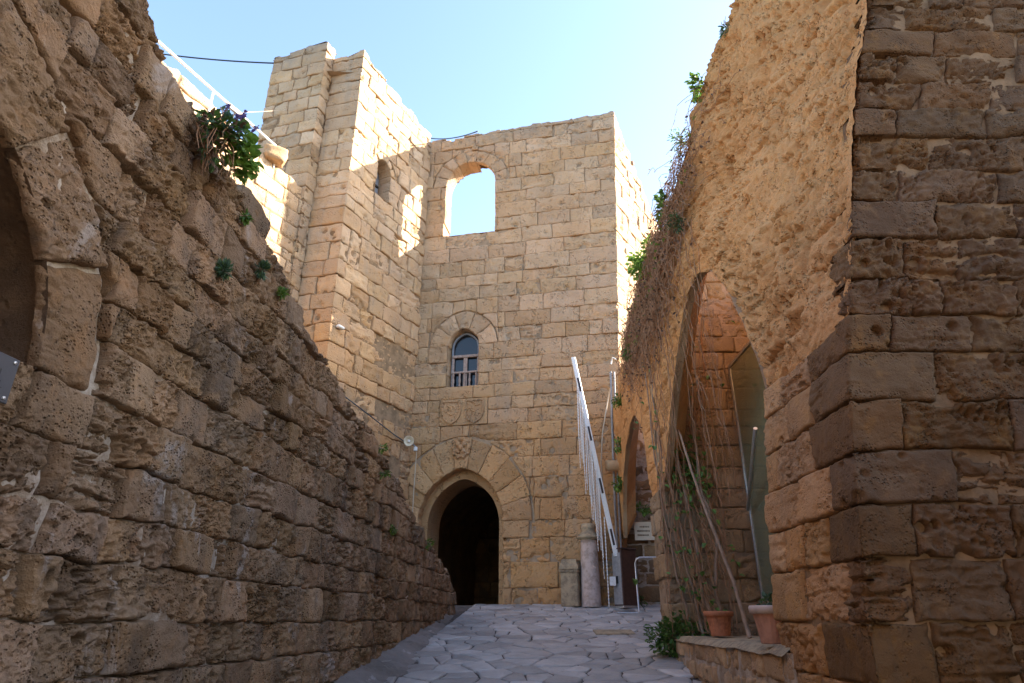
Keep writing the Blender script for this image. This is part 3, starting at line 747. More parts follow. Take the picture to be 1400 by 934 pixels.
    def shield(sc, z0, w_, h_):
        pr = [(-.5, 1), (.5, 1), (.5, .55), (.44, .32), (.3, .14), (0, 0), (-.3, .14), (-.44, .32), (-.5, .55)]
        b_ = MB(); n = len(pr); f = [fp(sc + x * w_, z0 + y * h_, .012) for x, y in pr]; k = [fp(sc + x * w_, z0 + y * h_, .055) for x, y in pr]
        i_ = [fp(sc + x * w_ * .86, z0 + .06 * h_ + y * h_ * .88, .055) for x, y in pr]; j_ = [fp(sc + x * w_ * .84, z0 + .07 * h_ + y * h_ * .86, .03) for x, y in pr]
        b_.add(f + k + i_ + j_, [(a, (a + 1) % n, n + (a + 1) % n, n + a) for a in range(n)] + [(n + a, n + (a + 1) % n, 2 * n + (a + 1) % n, 2 * n + a) for a in range(n)] + [(2 * n + a, 2 * n + (a + 1) % n, 3 * n + (a + 1) % n, 3 * n + a) for a in range(n)] + [tuple(3 * n + a for a in range(n))])
        return b_
    s1 = shield(.98, 6.13, .50, .62).build('shield', M['gate'], slab)
    s2 = shield(1.58, 6.13, .50, .62).build('shield', M['gate'], slab)
    rgc = random.Random(3)
    def relief(par, sc, z0, n, w_, h_, d):
        b_ = MB()
        for k in range(n):
            a0 = rgc.uniform(0, 6.28); x, z = sc + rgc.uniform(-.5, .5) * w_, z0 + rgc.uniform(0, 1) * h_; pts = []
            for q in range(6): pts.append(fp(x, z, d)); x += .045 * math.cos(a0); z += .045 * math.sin(a0); a0 += rgc.uniform(.2, .7)
            b_.tube(pts, [.012, .022, .026, .024, .02, .01], 6)
        b_.build('relief', M['gate'], par, smooth=True)
    relief(s1, .98, 6.40, 5, .2, .22, .03); relief(s2, 1.58, 6.36, 6, .2, .24, .03)
    b = MB(); c0 = (1.27, 5.52)
    b.lathe((0, 0, 0), [(.23, 0), (.22, .05), (.17, .07), (.16, .04)], 18, .06); b.lathe((0, 0, 0), [(.07, .03), (.06, .10), (.03, .12)], 10, .1)
    for k in range(4):
        a0 = math.pi / 4 + k * math.pi / 2; b.lathe((.11 * math.cos(a0), .11 * math.sin(a0), 0), [(.06, .03), (.055, .085), (.025, .1)], 8, .15)
    for k in range(10):
        a0 = k * math.pi / 5; b.lathe((.215 * math.cos(a0), .215 * math.sin(a0), 0), [(.04, .0), (.035, .06), (.015, .075)], 7, .2)
    out = [fp(c0[0] + x, c0[1] + y * 1.15, z + .015) for x, y, z in b.v]; b.v = [tuple(p) for p in out]
    b.build('carved_boss', M['gate'], t, smooth=True)
    return t
gatehouse = build_gatehouse()

# ------------------------------------------------------------------ tower and curtain wall
rgT = random.Random(37)
TA = R(63); TT = np.array([math.cos(TA), math.sin(TA)]); E0 = K - TT * 3.33; FA = R(-14); G0 = E0 - np.array([math.cos(FA), math.sin(FA)]) * .93
FT = Frame([G0, E0, K])
def topT(S):
    S = np.asarray(S, float); P = np.stack([S * 1.9, S * 0, S * 0 + 9], -1).reshape(-1, 3)
    return np.interp(S, [0, .93, 1.3, 4.3], [15.75, 15.85, 15.75, 15.42]) + .08 * fbm(P, 3, 79).reshape(S.shape) + .03 * np.sign(np.sin(S * 8.1))
def build_tower():
    t = thing('tower', (float(E0[0]), float(E0[1]), 2.0), 'square pale stone tower with slit window, sunlit at its top, left of the gatehouse', 'tower')
    sl = dict(sc=2.23, zs=12.72, a=.27, b=.30)
    ex = arch_excl(sl['sc'], sl['zs'], sl['a'], sl['b'], 11.85, .2)
    cells = layout(0, 4.26, 2.6, 16.0, (.34, .50), (.40, .95), rgT, breaks=(11.85, 12.72), corners=FT.corners, first=0)
    # rough, sunken patches low on the wall
    ps = patches(cells, top=topT, excl=ex, gap=.018)
    it = P2I(ps, FT, LOD, .18, deep=.4, topdeep=.6)
    for q in it:
        s, z = q[0].mean(), q[1].mean()
        if 2.6 < s < 4.2 and 7.1 < z < 7.9: q[5]['ero'] = .9; q[5]['proud'] = -.05
        if 2.2 < s and 3.0 < z < 6.3: q[5]['ero'] = rgT.uniform(.5, 1); q[5]['proud'] = rgT.uniform(-.08, .03)
        if s < .9: q[5]['ero'] = rgT.uniform(0, .3)
    it += ring_items(FT, LOD, sl['sc'], sl['zs'], sl['a'], sl['b'], 5, .2, .4, rgT, .014, ero=.3)
    st = dict(ero=(.30, .26), proud=.014, lay=.25, tilt=.02, jit=.018, mask=1.6, pit_sc=6.5, pit=.085, rough_sc=7, rough=.016, low=.016, round=.014, chip=.08, chipw=.12, chipf=2.8, max=.15, hole=.12, hole_sc=3.0)
    build_stones(it, FT, M['tower'], t, rgT, st, seed=300, cap=260)
    hs = [arch_hole(sl['sc'], sl['zs'], sl['a'], sl['b'], 11.85, .06)]
    core_sheet('mortar_core', FT, 0, 4.26, const(2.2), lambda S: topT(S) - .06, M['mortar_tan'], t, .07, .09, holes=hs, amp=.025, seed=16)
    core_sheet('wall_back', FT, 0, 4.26, const(2.2), lambda S: topT(S) - .08, M['tower'], t, .6, .2, amp=.02, seed=18)
    V, F = strip(arch_line(sl['sc'], sl['zs'], sl['a'] + .02, sl['b'] + .02, 11.84), FT, -.03, -.5, 3); b = MB().add(V, F)
    V, F = strip([(1.9, 11.845), (2.55, 11.845)], FT, -.03, -.5, 2); b.add(V, F); w_ = b.build('slit_window', M['tower'], t)
    al = arch_line(sl['sc'], sl['zs'], .28, .31, 11.84); vb = [FT.pt(a, z, -.42) for a, z in al]
    MB().add(vb, [tuple(range(len(vb)))]).build('pane', M['blue_wood'], w_)
    MB().box(FT.pt(2.23, 12.45, -.40), (.5, .05, .05), Matrix.Rotation(TA, 3, 'Z')).build('crossbar', M['black'], w_)
    # projecting pier on its outer side
    n16 = np.array([-.276, -.961]); t16 = np.array([.961, -.276]); BR = G0 + n16 * .32; BL = BR - t16 * 1.68
    FB = Frame([BL + np.array([.2, 1.3]), BL, BR, BR - n16 * .4 + t16 * .02])
    def topB(S):
        S = np.asarray(S, float); P = np.stack([S * 2, S * 0, S * 0 + 5], -1).reshape(-1, 3)
        return np.interp(S, [0, 1.3, 2.9, 3.5], [15.9, 15.95, 16.15, 16.1]) + .07 * fbm(P, 3, 80).reshape(S.shape)
    cb = layout(0, FB.c[-1], 8.6, 16.5, (.32, .46), (.38, .8), rgT, corners=FB.corners, first=0)
    build_stones(P2I(patches(cb, top=topB, gap=.018), FB, LOD, .12, topdeep=.5), FB, M['tower'], t, rgT, dict(st, ero=(.3, .25)), seed=340, cap=120)
    core_sheet('mortar_core', FB, 0, FB.c[-1], const(8.4), lambda S: topB(S) - .06, M['mortar_tan'], t, .04, .1, amp=.012, seed=26)
    tb = [(*(BL + np.array([.2, 1.3])), 15.1), (*(BL + np.array([.1, .1])), 15.1), (*(BR + np.array([-.05, .1])), 15.1), (*(E0 + np.array([-.05, .1])), 15.1), (*K, 15.0), (K[0] - 2.6, K[1] + 1.0, 15.0)]
    MB().add(tb, [tuple(range(6))]).build('tower_top', M['tower'], t)
    return t
tower = build_tower()
FC = Frame([G0 - TT * 6.4, G0 + TT * .35])
def topC(S):
    S = np.asarray(S, float); P = np.stack([S * 2.3, S * 0, S * 0 + 2], -1).reshape(-1, 3)
    return np.interp(S, [0, 2.84, 4.4, 4.9, 6.4], [11.9, 11.66, 11.32, 11.36, 11.25]) + .1 * fbm(P, 3, 81).reshape(S.shape)
def build_curtain():
    t = thing('curtain_wall', (float(G0[0] - TT[0] * 3), float(G0[1] - TT[1] * 3), 2), 'half sunlit pale stone curtain wall under the white handrail', 'wall')
    c1 = layout(0, 6.7, 9.7, 12.2, (.36, .48), (.45, .9), rgT, first=0); c2 = layout(0, 6.7, 6.2, 9.7, (.22, .30), (.25, .6), rgT, first=0)
    ps = patches(c1, top=topC, gap=.018) + patches(c2, top=topC, gap=.02)
    st = dict(ero=(.3, .25), proud=.02, lay=.2, tilt=.03, jit=.018, mask=1.6, pit_sc=8, pit=.06, rough_sc=8, rough=.014, low=.018, round=.032)
    build_stones(P2I(ps, FC, LOD, .12, topdeep=.6), FC, M['tower'], t, rgT, st, seed=360, cap=200)
    core_sheet('mortar_core', FC, 0, 6.75, const(3), lambda S: topC(S) - .06, M['mortar_tan'], t, .04, .1, amp=.012, seed=36)
    core_sheet('wall_back', FC, 0, 6.4, const(3), lambda S: topC(S) - .06, M['tower'], t, .62, .2, amp=.012, seed=37)
build_curtain()

# ------------------------------------------------------------------ arcade wall on the other side of the ramp
rgR = random.Random(53)
YC = 3.75
def batter(xy, S, Z):
    wgt = 1 - sst(3.75, 8.0, xy[..., 1])
    dx = wgt * np.interp(Z, [0, 1.6, 2.4, 3, 4, 5.15, 6.16, 8, 12], [-.10, -.05, .06, .14, .37, .64, .95, 1.4, 2.4])
    return np.stack([dx, 0 * dx], -1)
FR = Frame([(2.42, 15.0), (2.12, 10.5), (1.94, YC), (9.0, YC)], batter)
SB, SCN = FR.c[1], FR.c[2]
def s_of(Y): return (15.0 - Y) / (4.5 / SB) if Y > 10.5 else SB + (10.5 - Y) / (6.75 / (SCN - SB))
_ry = [15.2, 10.5, 9, 8.25, 7.5, 6.75, 6.0, 5.25, 4.5, 3.75]; _rz = [6.25, 6.46, 6.52, 6.56, 6.7, 7.36, 8.4, 9.6, 10.66, 11.4]
_rs = [s_of(y) for y in _ry]
def topR(S):
    S = np.asarray(S, float); P = np.stack([S * 1.6, S * 0, S * 0 + 4], -1).reshape(-1, 3)
    return np.interp(S, _rs, _rz) + .09 * fbm(P, 3, 82).reshape(S.shape)
_a1 = [(5.18, 3.30), (5.30, 3.42), (5.5, 3.8), (5.87, 4.45), (6.18, 4.97), (6.5, 5.30), (6.75, 5.42), (6.95, 5.36), (7.18, 5.18), (7.75, 4.60), (8.32, 4.12), (8.9, 3.55), (9.29, 3.30)]
_a2 = [(10.05, 3.3), (10.13, 3.97), (10.43, 4.42), (10.9, 4.82), (11.37, 5.06), (12.0, 5.1), (13.1, 4.87), (13.9, 4.49), (14.5, 3.9), (14.75, 3.3)]
ARCH = [[(s_of(y), z) for y, z in reversed(a)] for a in (_a1, _a2)]
def botR(S):
    S = np.asarray(S, float); r = np.full_like(S, 3.3)
    for A in ARCH:
        xs = [p[0] for p in A]; m = (S > xs[0]) & (S < xs[-1])
        r = np.where(m, np.interp(S, xs, [p[1] for p in A]), r)
    return np.minimum(r, topR(S) - .2)
def build_arcade():
    t = thing('arcade_wall', (2.1, 7, .9), 'massive warm ochre stone wall with eroded rubble face and two arched recesses', 'wall')
    # rubble face: one continuous ragged surface
    S = np.concatenate([np.arange(0, s_of(9.5), .04), np.arange(s_of(9.5), s_of(6.5), .024), np.arange(s_of(6.5), SCN - .015, .014), [SCN]])
    S = np.sort(np.concatenate([S[np.abs(S - SB) > .01], [SB]]))
    nz = 300; v = np.linspace(0, 1, nz)[:, None] ** 1.25
    SS = S[None].repeat(nz, 0); bt, tp = botR(S), topR(S); ZZ = bt[None] * (1 - v) + tp[None] * v
    P = FR.world(SS.ravel(), ZZ.ravel(), np.zeros(SS.size)); Q = P * np.array([1, 1, .55])
    ca, sa = math.cos(.45), math.sin(.45); T_ = np.stack([P[:, 0], P[:, 1] * ca + P[:, 2] * sa, (-P[:, 1] * sa + P[:, 2] * ca) * .42], 1)
    rg1 = 1 - np.abs(fbm(T_ * 3.2, 5, 501, .58)) * 2.6; blk = worley(T_ * np.array([4, 4, 6.5]) + .4 * fbm(P * 4, 2, 520)[:, None], 521)
    sw = SS.ravel() + .05 * fbm(P * 3, 2, 541); zw = ZZ.ravel() + .05 * fbm(P * 2.2, 2, 542) + .02 * fbm(P * 9, 2, 543)
    row = np.floor(zw / .31); rr_ = _h(row.astype(np.int64), row.astype(np.int64) * 0, row.astype(np.int64) * 0, 61); wid = .34 + .22 * rr_; col_ = np.floor((sw + rr_ * 3) / wid)
    ed = np.minimum(np.minimum(zw / .31 - row, 1 - (zw / .31 - row)) * .31, np.minimum((sw + rr_ * 3) / wid - col_, 1 - ((sw + rr_ * 3) / wid - col_)) * wid)
    hc = _h(row.astype(np.int64), col_.astype(np.int64), col_.astype(np.int64) * 0 + 5, 63); show = sst(-.25, .15, fbm(P * 1.1, 2, 545))
    d = .07 * fbm(Q * 1.1, 3, 505) + show * (.05 * (hc - .5) - .045 * (1 - np.clip(ed / .035, 0, 1)) ** 1.5 - .05 * sst(.72, .95, hc) * sst(.0, .06, ed)) + .05 * np.clip(rg1, 0, 1) * sst(-.3, .3, fbm(P * 1.3, 2, 506)) * (1.2 - show * .6)
    d = d + .026 * fbm(P * 16, 5, 511, .65) - .05 * np.abs(fbm(T_ * 8, 4, 513, .6))
    d -= .10 * sst(.32, .16, worley(T_ * np.array([2.6, 2.6, 3.8]), 507)) * sst(-.1, .25, fbm(P * 1.7, 2, 509))
    d -= .05 * sst(.42, .22, worley(P * 11, 517)) * sst(-.05, .3, fbm(P * 2.3 + 9, 2, 518)) + .016 * sst(.42, .2, worley(P * 27, 519)) * sst(-.2, .2, fbm(P * 3.3 + 4, 2, 516))
    d = d * 1.8 + .04
    cn = sst(0, .25, SCN - SS.ravel()); d = d * (.35 + .65 * cn) + .045 * (1 - cn)
    far = sst(s_of(7.5), s_of(10.5), SS.ravel())  # smoother plastered face further on
    d = d * (1 - .55 * (1 - sst(s_of(10.2), s_of(7.6), SS.ravel())))
    edge = np.minimum(1, (ZZ - bt[None]).ravel() / .4); d = d * (.3 + .7 * edge) - .03 * (1 - edge) ** 2 - .04
    d = np.maximum(d, -.24)
    V = FR.world(SS.ravel(), ZZ.ravel(), d); g = np.arange(SS.size).reshape(SS.shape)
    q = np.stack([g[:-1, :-1], g[:-1, 1:], g[1:, 1:], g[1:, :-1]], -1).reshape(-1, 4)
    link('rubble_face', npmesh('rubble', V, [q]), M['rubble'], t)
    # soffits of the two arches
    for A, dep in ((ARCH[0], .15), (ARCH[1], .14)):
        xs = np.array([p[0] for p in A]); q_ = np.linspace(xs[0], xs[-1], 60); al = [(x, z + .01) for x, z in zip(q_, np.interp(q_, xs, [p[1] for p in A]))]
        V, F = strip(al, FR, -.05, -dep, 8); m = MB().add(V, F)
        VV = np.array(m.v); VV += (.03 * fbm(VV * 4, 3, 531))[:, None] * np.array([0, .6, -1.]); m.v = [tuple(x) for x in VV]
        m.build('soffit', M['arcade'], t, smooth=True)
    # dressed blocks: near pillar side and front
    def topP(S): return np.where(np.asarray(S) < SCN - .002, 3.42, 9.6) + 0 * np.asarray(S, float)
    cells = layout(s_of(5.24), SCN + 2.6, .35, 9.6, (.245, .315), (.34, .74), rgR, breaks=(1.60, 3.42), corners=[SCN])
    low = [c for c in cells if c[3] <= 3.43]
    hi = [(SCN - rgR.choice((.10, .14, .2, .3)) if c[0] < SCN + .02 else c[0], c[1], c[2], c[3]) for c in cells if c[2] >= 3.41 and c[1] > SCN + .05]
    it = P2I(patches(low, gap=.012), FR, LOD * .85, .14, topdeep=.3)
    it2 = P2I(patches(hi, gap=.014), FR, LOD * .85, .22)
    st = dict(ero=(.42, .30), proud=.016, lay=.3, tilt=.04, jit=.012, mask=2.8, pit_sc=15, pit=.050, rough_sc=20, rough=.018, low=.018, round=.014, chip=.06, chipw=.07, chipf=6, max=.12, hole=.08, hole_sc=6, eros=(.02, .15, .35, .6, .85, 1.0))
    for q_ in it2: q_[5]['ero'] = rgR.choice((.15, .5, .8, .9, 1.0, 1.0))
    for q_ in it:
        if 2.35 < q_[1].mean() < 3.0 and SCN - .4 < q_[0].mean() < SCN + .5: q_[5]['ero'] = .0; q_[5]['proud'] = .012
    side_ = [q_ for q_ in it if q_[0].max() < SCN - .01]; front_ = [q_ for q_ in it if q_[0].max() >= SCN - .01]
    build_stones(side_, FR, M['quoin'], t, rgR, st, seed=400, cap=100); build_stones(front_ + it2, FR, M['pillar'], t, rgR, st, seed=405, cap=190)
    core_sheet('mortar_core', FR, s_of(5.2), SCN + 5, const(.1), lambda S: np.where(S < SCN - .001, 3.4, 11.2), M['mortar_tan'], t, .05, .05, amp=.02, seed=46)
    V = [FR.pt(SCN + .02, 0, -.06), FR.pt(SCN + 8, 0, -.06), FR.pt(SCN + 8, 12, -.06), FR.pt(SCN + .02, 12, -.06)]
    # pillar's inner side (towards the glazed recess)
    ys = 5.19
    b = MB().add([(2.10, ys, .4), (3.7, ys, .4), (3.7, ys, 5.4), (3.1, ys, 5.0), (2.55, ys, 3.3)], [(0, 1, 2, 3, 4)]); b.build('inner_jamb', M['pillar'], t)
    # far pier of the first arch, with the courses turning the corner into the recess
    pc = FR.pt(s_of(9.28), 0, 0)
    FP = Frame([FR.pt(s_of(10.08), 0, 0)[:2], pc[:2], (3.8, 9.3)])
    cp = layout(0, FP.c[-1], 1.0, 7.0, (.25, .34), (.28, .6), rgR, breaks=(3.34,), corners=FP.corners, first=0)
    cp = [(max(c[0], FP.c[1] + .03), c[1], c[2], c[3]) if c[2] > 3.3 else c for c in cp if c[2] < 3.3 or c[1] > FP.c[1] + .1]
    st3 = dict(st, ero=(.25, .22), pit_sc=10, pit=.05, rough=.010, low=.016, round=.014, jit=.014)
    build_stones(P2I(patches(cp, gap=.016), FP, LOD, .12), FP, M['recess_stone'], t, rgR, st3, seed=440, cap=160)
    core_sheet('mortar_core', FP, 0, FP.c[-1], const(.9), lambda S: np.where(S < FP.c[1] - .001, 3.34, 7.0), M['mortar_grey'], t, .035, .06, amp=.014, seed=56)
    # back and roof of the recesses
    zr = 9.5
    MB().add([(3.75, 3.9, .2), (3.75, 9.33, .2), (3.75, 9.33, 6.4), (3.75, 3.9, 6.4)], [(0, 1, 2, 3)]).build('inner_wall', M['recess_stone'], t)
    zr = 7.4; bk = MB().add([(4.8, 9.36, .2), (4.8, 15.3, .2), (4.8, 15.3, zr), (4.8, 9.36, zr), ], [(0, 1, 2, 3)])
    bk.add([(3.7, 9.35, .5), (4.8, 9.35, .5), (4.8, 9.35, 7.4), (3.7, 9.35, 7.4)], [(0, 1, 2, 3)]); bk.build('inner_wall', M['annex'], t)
    # wall top, rising behind the face
    sx = np.arange(0, SCN, .1); n = len(sx); z0 = topR(sx) - .05; W0 = FR.world(sx, z0, np.full(n, -.04)); W1 = FR.world(sx, z0 + .10, np.full(n, -.16)); W2 = FR.world(sx, z0 + .08, np.full(n, -.36)); W3 = FR.world(sx, botR(sx) + .45, np.full(n, -.36)); W4 = FR.world(sx, botR(sx) + .02, np.full(n, -.14))
    VV = np.concatenate([W0, W1, W2, W3, W4]); VV[:3 * n, 2] += .05 * fbm(VV * 3, 2, 541)[:3 * n]
    MB().add(list(VV), [(j * n + k, j * n + k + 1, (j + 1) * n + k + 1, (j + 1) * n + k) for j in range(4) for k in range(n - 1)]).build('wall_top', M['rubble'], t)
    return t
arcade = build_arcade()
def build_annex():
    t = thing('recess_wall', (3.6, 15.1, 1.9), 'dark stained stone wall with pale joints seen through the farther arch', 'wall')
    FX = Frame([(2.30, 15.14), (5.0, 15.0)])
    cx = layout(0, 2.7, 1.7, 5.9, (.26, .34), (.3, .65), rgR, first=0)
    st = dict(ero=(.4, .25), proud=.02, lay=.2, tilt=.03, jit=.018, mask=2, pit_sc=9, pit=.05, rough_sc=9, rough=.012, low=.016, round=.03)
    build_stones(P2I(patches(cx, gap=.03), FX, LOD, .1), FX, M['annex'], t, rgR, st, seed=460, cap=120)
    core_sheet('mortar_core', FX, 0, 2.7, const(1.6), const(6.0), M['mortar_pale'], t, .02, .06, amp=.02, seed=66)
build_annex()
# low stone bench along the foot of the arcade
def build_plinth():
    t = thing('stone_bench', (1.9, 7, .9), 'low rough stone ledge carrying the flower pots', 'ledge')
    FQ = Frame([(2.9, 9.24), (2.10, 9.2), (1.90, 5.1), (1.90, 4.9)])
    L = FQ.c[-1]; cq = layout(.1, L, .2, 1.40, (.18, .26), (.16, .42), rgR, breaks=(1.2,), corners=FQ.corners[:1], first=.1)
    st = dict(ero=(.45, .25), proud=.02, lay=.2, tilt=.05, jit=.018, mask=3, pit_sc=14, pit=.03, rough_sc=14, rough=.012, low=.016, round=.03)
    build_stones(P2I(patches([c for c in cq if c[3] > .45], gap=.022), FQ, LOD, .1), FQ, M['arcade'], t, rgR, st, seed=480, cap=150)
    core_sheet('mortar_core', FQ, .05, L, const(.1), const(1.40), M['mortar_pale'], t, .025, .05, amp=.025, seed=76)
    X = np.linspace(0, 1, 26)[None].repeat(60, 0); Y = np.linspace(5.0, 9.2, 60)[:, None].repeat(26, 1); x0 = np.interp(Y, [5, 5.1, 9.2], [1.90, 1.90, 2.10]) - .02
    Pt = np.stack([x0 + X * (3.8 - x0), Y, np.full_like(Y, 1.43)], -1).reshape(-1, 3); Pt[:, 2] += .02 * fbm(Pt * 4, 3, 551) - .05 * (X.ravel() < .01)
    g = np.arange(len(Pt)).reshape(60, 26); q = np.stack([g[:-1, :-1], g[:-1, 1:], g[1:, 1:], g[1:, :-1]], -1).reshape(-1, 4)
    link('ledge_top', npmesh('top', Pt, [q]), M['pedestal'], t)
build_plinth()
# ------------------------------------------------------------------ unseen walls added around the viewer to shade the near pier
def build_shade_walls():
    t = thing('unseen_shade_walls', (1, -3, -.6), kind='structure')
    pr = [(-2.9 + 7.6 * k / 16, 2.6 + 1.2 * math.sin(math.pi * k / 16)) for k in range(17)]; n = 17
    V = [(x, -3, z) for x, z in pr] + [(x, -3, 8) for x, z in pr] + [(x, -11, z) for x, z in pr]
    MB().add(V, [(k, k + 1, n + k + 1, n + k) for k in range(n - 1)] + [(k, k + 1, 2 * n + k + 1, 2 * n + k) for k in range(n - 1)]).build('added_shade_block', M['pillar'], t)
    MB().box((4.9, .2, 1.1), (.4, 6.9, 4.2), None, .05).build('added_shade_wall', M['pillar'], t)  # added low wall, keeps the sun off the ground by the viewer
build_shade_walls()

# ------------------------------------------------------------------ street furniture and remains by the gate
def frame_pt(F, s, z, d): return F.pt(s, z, d)
def build_barrier():
    gz = zgf(14.5); bx = Vector((2.40, 14.55, gz))
    t = thing('barrier', bx, 'raised white boom barrier with hanging chain fringe and brown cabinet', 'barrier')
    Mr = Matrix.Rotation(R(30), 3, 'Z')
    cab = MB().box(bx + Vector((0, 0, .60)), (.42, .30, 1.12), Mr, .012).build('cabinet', M['brown_metal'], t)
    n_left = Mr @ Vector((-1, 0, 0)); 
    MB().box(bx + n_left * .214 + Vector((0, 0, .58)), (.012, .27, 1.02), Mr, .003).build('door', M['grey_metal'], cab)
    MB().box(bx + n_left * .224 + Vector((0, 0, .55)), (.012, .07, .15), Mr, .003).build('lock', M['black'], cab)
    MB().box(bx + Vector((0, 0, 1.175)), (.46, .34, .03), Mr, .01).build('lid', M['brown_metal'], cab)
    MB().box(bx + Vector((0, 0, .02)), (.50, .38, .05), Mr, .01).build('base_plate', M['steel'], t)
    p0 = Vector((2.22, 14.42, gz + 1.02)); p1 = Vector((1.47, 14.42, 7.44)); d = (p1 - p0); L = d.length; d.normalize()
    sx = Vector((d.z, 0, -d.x)); Ma = Matrix((sx, Vector((0, 1, 0)), d)).transposed()
    arm = MB().box((p0 + p1) / 2, (.105, .045, L), Ma, .01).build('boom_arm', M['white_metal'], t)
    for f in (.06, .30, .56, .82): MB().box(p0 + d * (L * f + .12) + Vector((0, -.024, 0)), (.045, .006, .34), Ma).build('stripe', M['black_stripe'], arm)
    rg = random.Random(8); n = 26
    for k in range(n):
        f = .30 + .56 * k / (n - 1); q = p0 + d * (L * f) + sx * -.05 + Vector((rg.uniform(-.01, .01), rg.uniform(-.05, .0), 0))
        ln = 1.55 + rg.uniform(-.12, .12) + (.35 if k % 6 == 0 else 0); m = int(ln / .034); b = MB()
        pts = [q - Vector((.012 * math.sin(i * .06 + k), 0, .0)) - Vector((0, 0, ln * i / m)) for i in range(m + 1)]
        b.tube(pts, [.010 if i % 2 else .004 for i in range(m + 1)], 5); b.build('chain', M['white_metal'], t)
    for dx in (.08,):
        q = p0 + d * (L * .18) + Vector((dx - .16, -.02, 0)); m = int((q.z - gz - .03) / .034); b = MB()
        b.tube([q - Vector((0, 0, (q.z - gz - .03) * i / m)) for i in range(m + 1)], [.016 if i % 2 else .007 for i in range(m + 1)], 5); b.build('chain', M['white_metal'], t)
    MB().box(p0 + Vector((-.11, -.02, -.50)), (.13, .03, .18), None, .006).build('chain_plate', M['white_metal'], t)
build_barrier()
def build_column():
    y = 14.72; g = zgf(y); t = thing('column', (1.68, y, g), 'broken pinkish marble column with weathered capital beside the barrier', 'column')
    m = MB().lathe((1.68, y, g), [(.215, 0), (.21, .05), (.203, .3), (.20, .6), (.192, .9), (.184, 1.2), (.178, 1.35)], 28, .012, 2); m.build('shaft', M['marble'], t, smooth=True)
    m = MB().lathe((1.68, y, g), [(.17, 1.33), (.18, 1.36), (.27, 1.39), (.26, 1.43), (.17, 1.50), (.15, 1.54), (.155, 1.58), (.165, 1.60), (.16, 1.66), (.13, 1.70), (.06, 1.70)], 24, .03, 4); m.build('capital', M['pedestal'], t, smooth=True)
    m = MB().box((1.76, y - .165, g + .78), (.09, .05, .05), Matrix.Rotation(.6, 3, 'Y'), .012); m.build('chip', M['marble'], t)
build_column()
def build_pedestal():
    y = 14.80; g = zgf(y); x = 1.27; Mr = Matrix.Rotation(R(-20), 3, 'Z')
    t = thing('pedestal', (x, y, g), 'short carved limestone pedestal standing against the gatehouse wall', 'pedestal')
    c = Vector((x, y, g))
    MB().box(c + Vector((0, 0, .36)), (.38, .34, .74), Mr, .02).build('block', M['pedestal'], t)
    MB().box(c + Vector((0, 0, .70)), (.41, .37, .06), Mr, .015).build('fillet', M['pedestal'], t)
    fr = MB(); 
    for k in range(9): fr.box(c + Mr @ Vector((-.18 + .045 * k, -.20, .70)), (.03, .03, .05), Mr, .008)
    fr.build('dentil_band', M['pedestal'], t)
    V = []
    for (hw, hd, z) in ((.21, .19, .74), (.205, .185, .80), (.175, .155, .86), (.165, .145, .93), (.15, .13, .945)): V += [c + Mr @ Vector((sx * hw, sy * hd, z)) for sx, sy in ((-1, -1), (1, -1), (1, 1), (-1, 1))]
    F = [(l * 4 + k, l * 4 + (k + 1) % 4, l * 4 + 4 + (k + 1) % 4, l * 4 + 4 + k) for l in range(4) for k in range(4)] + [(16, 17, 18, 19)]
    MB().add(V, F).build('cornice', M['pedestal'], t)
build_pedestal()
def build_hoop():
    y = 14.0; x = 2.54; g = zgf(y); t = tag(MB().tube([(x, y, g), (x, y, g + .92), (x + .02, y, g + .99), (x + .09, y, g + 1.02), (x + .52, y, g + 1.02), (x + .59, y, g + .99), (x + .61, y, g + .92), (x + .61, y, g)], .022, 8).build('hoop_rail', M['steel'], None, True), 'bent steel hoop rail beside the brown barrier cabinet', 'rail')
build_hoop()
def build_sign():
    c = Vector((3.0, 14.94, 3.46)); Mr = Matrix.Rotation(R(-3), 3, 'Z'); t = thing('notice_board', c, 'small cream notice with three dark lines on the recess wall', 'sign')
    MB().box(c, (.52, .02, .40), Mr, .004).build('board', plain('cream_sign', (.62, .52, .40), .6, 0, .1, 8), t)
    rg = random.Random(4); b = MB()
    for r_, z in enumerate((.09, .0, -.09)):
        x = -.20 + (.06 if r_ == 0 else 0)
        while x < .19 - (.05 if r_ == 0 else 0):
            w_ = rg.uniform(.012, .03); b.box(c + Vector((x + w_ / 2, -.0125, z)), (w_, .002, rg.uniform(.03, .042)), Mr); x += w_ + .008
    b.build('lettering', plain('faded_ink', (.16, .11, .07), .7), t)
build_sign()
def text_mesh(txt, size, Mw, mat, parent, align='RIGHT', ext=.001, name='lettering'):
    cu = bpy.data.curves.new('lettering', 'FONT'); cu.body = txt; cu.size = size; cu.extrude = ext; cu.align_x = align
    o = bpy.data.objects.new('tmp', cu); COL.objects.link(o); dg = bpy.context.evaluated_depsgraph_get(); me = bpy.data.meshes.new_from_object(o.evaluated_get(dg))
    bpy.data.objects.remove(o); me.transform(Mw); me.materials.clear(); return link(name, me, mat, parent)
